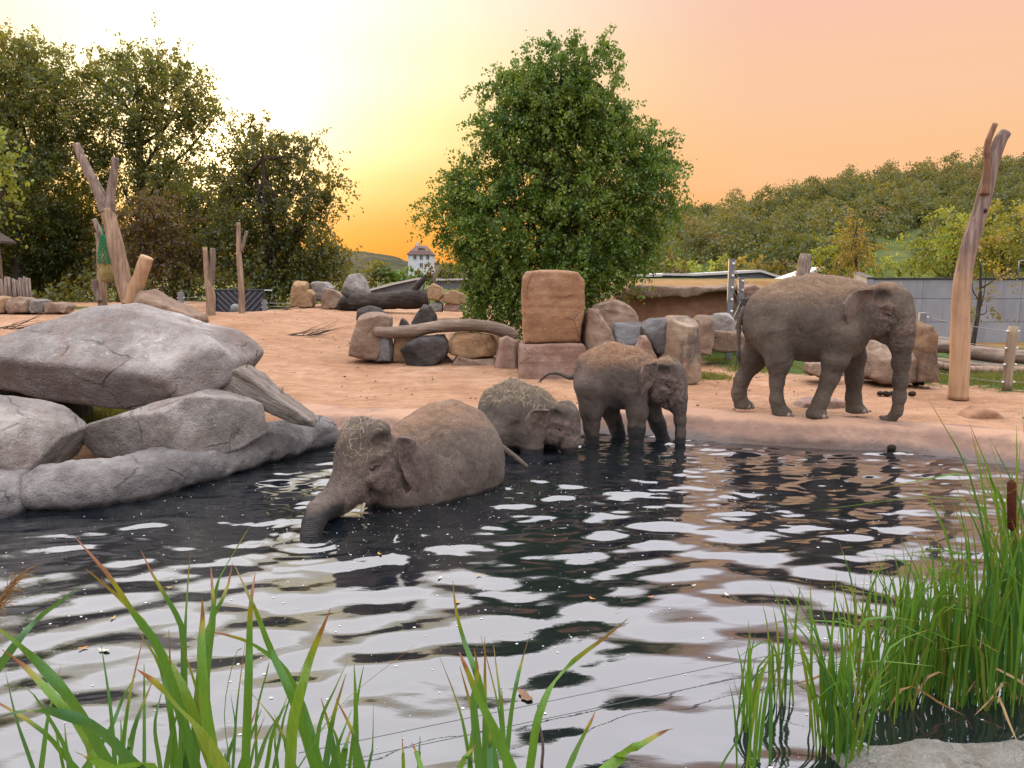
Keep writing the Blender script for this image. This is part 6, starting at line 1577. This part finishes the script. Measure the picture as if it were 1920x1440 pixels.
# right hand stand of reeds and one cattail
RGp = 'reeds of the stand on the right'
ST = [ # base px, base py, blades, height m, spread, label
 (1392, 1368, 5, .62, .16, 'little reed sprig standing alone in the water'), (1462, 1322, 6, .80, .16, 'slender reed sprig left of the right stand'), (1420, 1446, 4, .9, .12, 'reed shoot at the bottom edge left of the right stand'),
 (1556, 1405, 17, 1.0, .26, 'leafy reed tuft at the left front of the right stand'), (1585, 1425, 13, .95, .28, 'low front reed tuft beside the pale rock'), (1610, 1290, 11, .95, .20, 'reed tuft behind the leafy front tuft'), (1655, 1330, 13, 1.0, .22, 'reed tuft in the middle left of the right stand'),
 (1690, 1270, 11, 1.0, .20, 'reed tuft at the back of the right stand near the centre'), (1700, 1320, 14, 1.0, .20, 'dense reed tuft in the middle of the right stand'), (1735, 1300, 13, 1.05, .22, 'dense reed tuft right of the middle of the right stand'), (1770, 1270, 11, 1.15, .22, 'back reed tuft with taller blades in the right stand'),
 (1790, 1318, 14, 1.1, .20, 'reed tuft touching the top of the pale rock'), (1825, 1290, 12, 1.35, .24, 'tall reed tuft in the right part of the stand'), (1850, 1325, 12, 1.3, .22, 'reed tuft with dry stalks behind the pale rock'), (1875, 1290, 12, 1.75, .28, 'tallest reed plant leaning left over the water'), (1905, 1310, 12, 1.8, .24, 'tall reed plant beside the cattail at the right edge'), (1935, 1300, 10, 1.85, .26, 'tall reed plant cut by the right edge')]
for (px, py, n, H, sp, lab) in ST:
    root = gp(px, py, 0); root[2] = -.02
    e = empty('reed_plant', root, lab, 'reed', RGp)
    for k in range(int(n * 2.0)):
        az = ff.uniform(0, 6.283); h_ = H * ff.uniform(.42, 1.10); ln = sp * ff.uniform(.1, 1.35) * h_ / H * 1.3
        if px > 1860 and ff.random() < .6: az = math.pi + ff.normal(0, .5); ln *= 1.5
        d = np.array([math.cos(az), math.sin(az) * .6, 0])
        s0 = np.array([ff.normal(0, .05), ff.normal(0, .05), 0])
        bend = ff.random() < .20
        P = [s0, s0 + d * ln * .25 + (0, 0, h_ * .4), s0 + d * ln * .6 + (0, 0, h_ * .75), s0 + d * ln * (1.15 if not bend else 2.4) + (0, 0, h_ * (1.0 if not bend else .72))]
        obj('leaf', blade_mesh(P, ff.uniform(.012, .021), ff, np.clip(ff.normal(.60, .24), 0, 1), ff.uniform(0, .45), 10), M_REED, e)
    for k in range(2 if px > 1600 else 0):
        az = ff.uniform(0, 6.283); d = np.array([math.cos(az), math.sin(az), 0]); L = ff.uniform(.25, .5)
        P = [d * .02, d * L * .4 + (0, 0, L * .55), d * L + (0, 0, L * .25), d * L * 1.4 + (0, 0, .02)]
        obj('dry_leaf', blade_mesh(P, .016, ff, ff.random(), 0, 9), M_DRYREED, e)
cb = gp(1912, 1300, 0); cb[2] = -.02; ct = at(1897, 880, cb[1] - .05)
ce = empty('cattail', cb, 'brown cattail on a green stalk at the right edge', 'cattail', None)
top = ct - cb
mb = MB(); mb.tube(catmull([np.zeros(3), top * .5 + (.02, 0, 0), top], 12), [.008, .006, .004], 8); mb.build('stalk', plain_mat('reed_stalk', (.12, .17, .04), .6), ce, True)
a_ = at(1897, 995, cb[1] - .05) - cb; c_ = at(1897, 900, cb[1] - .05) - cb
V, F = tube_vf([a_, a_ + (c_ - a_) * .06, a_ + (c_ - a_) * .5, a_ + (c_ - a_) * .94, c_], [.009, .024, .026, .025, .009], 14, True, .03); obj('spike', mesh_from('spike', V, F), plain_mat('cattail_brown', (.085, .028, .014), .95, .3, 60, .1), ce)
# feathery plume at the left edge
pb_ = at(-30, 1300, 1.7); mb = MB(); pr = np.random.default_rng(9)
for k in range(90):
    s_ = pr.random(); p = at(-25 + 50 * s_, 1170 - 80 * s_, 1.7) - pb_; d = np.array([.05, .0, .05]) * pr.uniform(.4, 1) + pr.normal(0, .014, 3)
    mb.tube([p, p + d * .6, p + d + (0, 0, -.012)], [.0012, .0004], 3, False)
mb.tube([np.zeros(3), at(-25, 1170, 1.7) - pb_, at(25, 1090, 1.7) - pb_], [.004, .002], 5)
pb2 = pb_.copy(); o = mb.build('reed_plume', plain_mat('plume', (.34, .20, .07), .9), None, False, pb2); tag(o, 'feathery brown reed plume at the left picture edge', 'reed')
# pale rock at the lower right
rock('boulder', 'pale flat grey rock at the bottom right corner under the reeds', [(1572, 1510), (1590, 1478), (1640, 1456), (1710, 1448), (1790, 1442), (1900, 1446), (2040, 1450), (2060, 1600), (1560, 1600)], 3.75, .70, rock_mat('pale_rock', (.36, .35, .30), (.22, .22, .185), (.46, .45, .40), 2.6, stain=(.20, .16, .11), stain_amt=.6, bump=.9), .16, .020, cuts=[(-.1, -.30, .95, .72)], kc=.04, cells=84, facets=5)
# ---- floating things
FO = plain_mat('foam', (.78, .77, .74), .6, .1, 30)
fm = np.random.default_rng(61); V = []; F = []
NX = np.r_[fm.uniform(-5, 4.5, 2600), fm.normal(-1.2, .9, 420)]; NY = np.r_[fm.uniform(3.0, 11.5, 2600), fm.normal(8.0, .8, 420)]
ok = (n2(NX, NY, 1.1, 66) > fm.uniform(-.5, .6, len(NX))) & (np.abs(NX) < NY * .72) & (shore_d(NX, NY) < -.25)
NX, NY = NX[ok], NY[ok]; NZ = water_z(NX, NY) + .003
for x, y, z in zip(NX, NY, NZ):
    r_ = .0025 + .009 * fm.random() ** 4; n = 6; b_ = len(V); a0 = fm.random()
    V.append((x, y, z + .002))
    for k in range(n):
        a = a0 + k * 6.283 / n; q_ = r_ * fm.uniform(.6, 1.2); V.append((x + q_ * 1.3 * math.cos(a), y + q_ * math.sin(a), z))
    F += [(b_, b_ + 1 + k, b_ + 1 + (k + 1) % n) for k in range(n)]
tag(obj('foam_specks', mesh_from('foam_specks', np.array(V), F), FO), 'pale foam specks drifting on the pond', 'foam', kind='stuff')
LFm = {'yellow': plain_mat('leaf_yellow', (.45, .30, .05), .6), 'orange': plain_mat('leaf_orange', (.48, .18, .04), .6), 'pale': plain_mat('leaf_pale', (.62, .60, .46), .5), 'brown': plain_mat('leaf_brown', (.20, .11, .06), .7)}
for lab, px, py, s_, m_ in [('pale oval leaf floating left in the foreground', 195, 1222, .045, 'pale'), ('orange leaf floating against a reed blade', 156, 1218, .035, 'orange'), ('small yellow leaf floating near the left reeds', 212, 1160, .03, 'yellow'), ('yellow leaf floating under the left reeds', 318, 1104, .03, 'yellow'), ('yellow leaf floating at mid pond', 857, 1130, .035, 'yellow'),
                            ('pale leaf floating left of the dark reflections', 825, 1085, .03, 'pale'), ('yellow leaf floating before the calf reflection', 898, 1082, .03, 'yellow'), ('orange leaf floating on the right of mid pond', 1220, 1122, .03, 'orange'), ('red-orange leaf floating by the tree reflection', 1110, 1127, .035, 'orange'), ('pale leaf drifting right of centre', 1363, 1116, .03, 'pale'),
                            ('yellow leaf near the trunk of the bather', 712, 1044, .035, 'yellow'), ('brown clump of weed floating in the foreground', 985, 1308, .08, 'brown'), ('pale leaf in front of the right reeds', 1300, 1100, .025, 'pale')]:
    p = gp(px, py, 0); p[2] = float(water_z(np.array([p[0]]), np.array([p[1]]))[0]) + .006; a0 = fm.random() * 6.283
    V = [(0, 0, .008)]; n = 14
    for k in range(n):
        a = k * 6.283 / n; q_ = s_ * (1.0 - .35 * abs(math.sin(a)) + .08 * fm.normal()); x, y = q_ * math.cos(a), q_ * .6 * math.sin(a)
        V.append((x * math.cos(a0) - y * math.sin(a0), x * math.sin(a0) + y * math.cos(a0), .010 * abs(math.cos(a))))
    o = obj('fallen_leaf' if m_ != 'brown' else 'weed_clump', mesh_from('fallen_leaf', np.array(V), [(0, 1 + k, 1 + (k + 1) % n) for k in range(n)]), LFm[m_], None, p); tag(o, lab, 'leaf' if m_ != 'brown' else 'weed', 'leaves floating on the pond')
# ---- wires over the near water, dark twig
WIRE = plain_mat('thin_wire', (.10, .10, .10), .5)
for lab, a, c in [('upper thin wire stretched low over the near water', (560, 1412), (1560, 1205)), ('lower thin wire stretched low over the near water', (640, 1428), (1620, 1222))]:
    a3 = gp(a[0], a[1], .06); c3 = gp(c[0], c[1], .06); cable(lab, a3, c3, .0, .0022, 'thin wires over the water', WIRE, 'wire')
p = gp(1012, 1440, 0); mb = MB(); mb.tube(catmull([(0, 0, -.1), (.02, .04, .10), (.0, .06, .22), (-.01, .08, .33)], 8), [.010, .007, .004], 6, True, .1)
o = mb.build('stick', TWIG, None, True, p); tag(o, 'dark bare stick poking out of the water at bottom centre', 'stick')
# ---- dung
DUNG = rock_mat('dung', (.06, .035, .02), (.03, .018, .012), (.10, .06, .035), 6, bump=1.0)
dr = np.random.default_rng(71)
for lab, px, py, z, n in [('dung pile on the sand behind the hanging trunk', 1672, 740, .3, 5), ('dung lump in the shallows at the rim, left one', 1618, 832, .02, 2), ('dung lumps in the shallows below the big trunk', 1640, 834, .02, 2), ('single dung lump further right in the shallows', 1688, 833, .03, 1), ('single dung lump nearest the open water', 1675, 846, .01, 1), ('dung lump beside the trunk shadow on the sand', 1712, 741, .3, 1), ('small dung lumps by the turf edge', 1722, 720, .3, 2)]:
    p = gp(px, py, z); p[2] = max(z - .02, gz(p[0], p[1]) - .02) if z > .1 else z
    e = empty('dung_pile', p, lab, 'dung', 'dung by the pond')
    for k in range(n):
        V, F = ball(12, 8); V = V * np.array([.075, .065, .055]) * dr.uniform(.8, 1.2); V *= (1 + .14 * fbm(V * 22 + k * 9, 2, 3))[:, None]
        obj('lump', mesh_from('lump', V, F), DUNG, e, ((k - (n - 1) / 2) * .115, dr.normal(0, .05), .04))
# ---- grass under the slab and along edges, pebbles
GRASS = leaf_mat('grass_blades', [(0, (.04, .09, .012)), (.5, (.08, .15, .02)), (1, (.22, .20, .07))], .35)
def grass(name, label, pts_px, z, n, h_, seed, spread=.5):
    r = np.random.default_rng(seed)
    C_ = np.array([gp(px, py, z)[:2] for px, py in pts_px])[r.integers(len(pts_px), size=n)] + r.normal(0, spread, (n, 2))
    x, y = C_[:, 0], C_[:, 1]; zz = ground_z(x, y)
    hh = h_ * r.uniform(.4, 1.1, n); w = .006 + .004 * r.random(n); a = r.uniform(0, 6.283, n); l0, l1 = r.normal(0, .35, (2, n)) * hh; dx, dy = w * np.cos(a), w * np.sin(a)
    V = np.stack([np.c_[x - dx, y - dy, zz], np.c_[x + dx, y + dy, zz], np.c_[x + l0 * .4 + dx * .7, y + l1 * .4 + dy * .7, zz + hh * .6], np.c_[x + l0 * .4 - dx * .7, y + l1 * .4 - dy * .7, zz + hh * .6], np.c_[x + l0, y + l1, zz + hh]], 1).reshape(-1, 3)
    k5 = np.arange(n)[:, None] * 5
    F = np.concatenate([np.stack([k5 + 0, k5 + 1, k5 + 2], -1), np.stack([k5 + 0, k5 + 2, k5 + 3], -1), np.stack([k5 + 3, k5 + 2, k5 + 4], -1)]).reshape(-1, 3)
    tt = np.repeat(r.random(n), 5)
    me = mesh_from(name, np.array(V), F, False); fattr(me, 'tint', tt); tag(obj(name, me, GRASS), label, 'grass', kind='stuff')
grass('grass_patch', 'green grass between the boulders under the huge slab', [(60, 800), (110, 805), (150, 800), (170, 810), (130, 780), (165, 785)], .3, 6000, .42, 1, .35)
grass('fence_grass', 'green turf along the right fence', [(1750, 700), (1800, 702), (1850, 706), (1900, 712), (1960, 720), (1780, 690), (1870, 695), (1940, 700)], .3, 9000, .14, 2, .6)
grass('rock_grass', 'thin grass at the foot of the rocks', [(1325, 705), (1330, 702), (1350, 670), (1390, 685), (1400, 692), (1540, 692), (1560, 690)], .3, 5000, .10, 3, .3)
pg = np.random.default_rng(81); V0, F0 = ball(6, 4); V = []; F = []
NX, NY = pg.uniform(-14, 10, 1300), pg.uniform(13.2, 34, 1300); ok = shore_d(NX, NY) > .9; NX, NY = NX[ok], NY[ok]; NZ = ground_z(NX, NY)
for x, y, z in zip(NX, NY, NZ):
    s_ = .010 + .03 * pg.random() ** 3; b_ = len(V); q_ = V0 * s_ * pg.uniform(.6, 1.3, 3) + (x, y, z)
    V += [tuple(v) for v in q_]; F += [tuple(k + b_ for k in f) for f in F0]
tag(obj('pebbles', mesh_from('pebbles', np.array(V), F), plain_mat('pebble', (.20, .13, .09), .9, .4, 3)), 'small clods and pebbles strewn over the sand', 'pebbles', kind='stuff')
# ---- straw on the elephants
STRAW = leaf_mat('straw', [(0, (.18, .125, .065)), (.5, (.30, .225, .125)), (1, (.52, .43, .27))], .05)
def straw(label, root, test, n, seed, L=.09):
    ob = [c for c in root.children if c.name.startswith('body')][0]; me = ob.data
    N = np.zeros(len(me.vertices) * 3, np.float32); P = N.copy(); me.vertices.foreach_get('co', P); me.vertices.foreach_get('normal', N); P = P.reshape(-1, 3); N = N.reshape(-1, 3)
    idx = np.nonzero(test(P, N))[0]; r = np.random.default_rng(seed); idx = r.choice(idx, n)
    V = []; F = []; tt = []
    for i in idx:
        p, nn = P[i].astype(float), N[i].astype(float); d = r.normal(0, 1, 3); d -= nn * (d @ nn); d /= np.linalg.norm(d); d = d + nn * r.uniform(-.05, .25); l = L * r.uniform(.4, 1.3)
        s_ = np.cross(d, nn); s_ /= np.linalg.norm(s_) + 1e-9; c = p + nn * .005; w = .0019; b_ = len(V); md = c + d * l * .5 + nn * .006
        V += [c - s_ * w, c + s_ * w, md + s_ * w, md - s_ * w, c + d * l + s_ * w, c + d * l - s_ * w]; F += [(b_, b_+1, b_+2, b_+3), (b_+3, b_+2, b_+4, b_+5)]; tt += [r.random()] * 6
    m2 = mesh_from('straw', np.array(V), F, False); fattr(m2, 'tint', tt); o = obj('straw', m2, STRAW, None); o.location = root.location; o.rotation_euler = root.rotation_euler
    tag(o, label, 'straw', kind='stuff')
straw('dry straw strewn over the back of the smallest calf', rootC, lambda P, N: (N[:, 2] > .50) & (P[:, 2] > .62) & (P[:, 0] < .42), 950, 1)
straw('dry straw on the forehead of the bathing elephant', rootD, lambda P, N: (P[:, 0] > .62) & (P[:, 0] < 1.25) & (P[:, 2] > .62) & (N[:, 2] + N[:, 0] > .6), 220, 2)
straw('few straws on the back of the young elephant', rootB, lambda P, N: (N[:, 2] > .5) & (P[:, 2] > 1.2), 380, 3)
straw('few straws on the back of the grown elephant', rootA, lambda P, N: (N[:, 2] > .6) & (P[:, 2] > 2.0), 260, 4)
print('objects', len(bpy.data.objects), 'triangles', sum(sum(max(0, p.loop_total - 2) for p in m.polygons) if len(m.polygons) < 20000 else len(m.loops) - 2 * len(m.polygons) for m in bpy.data.meshes))
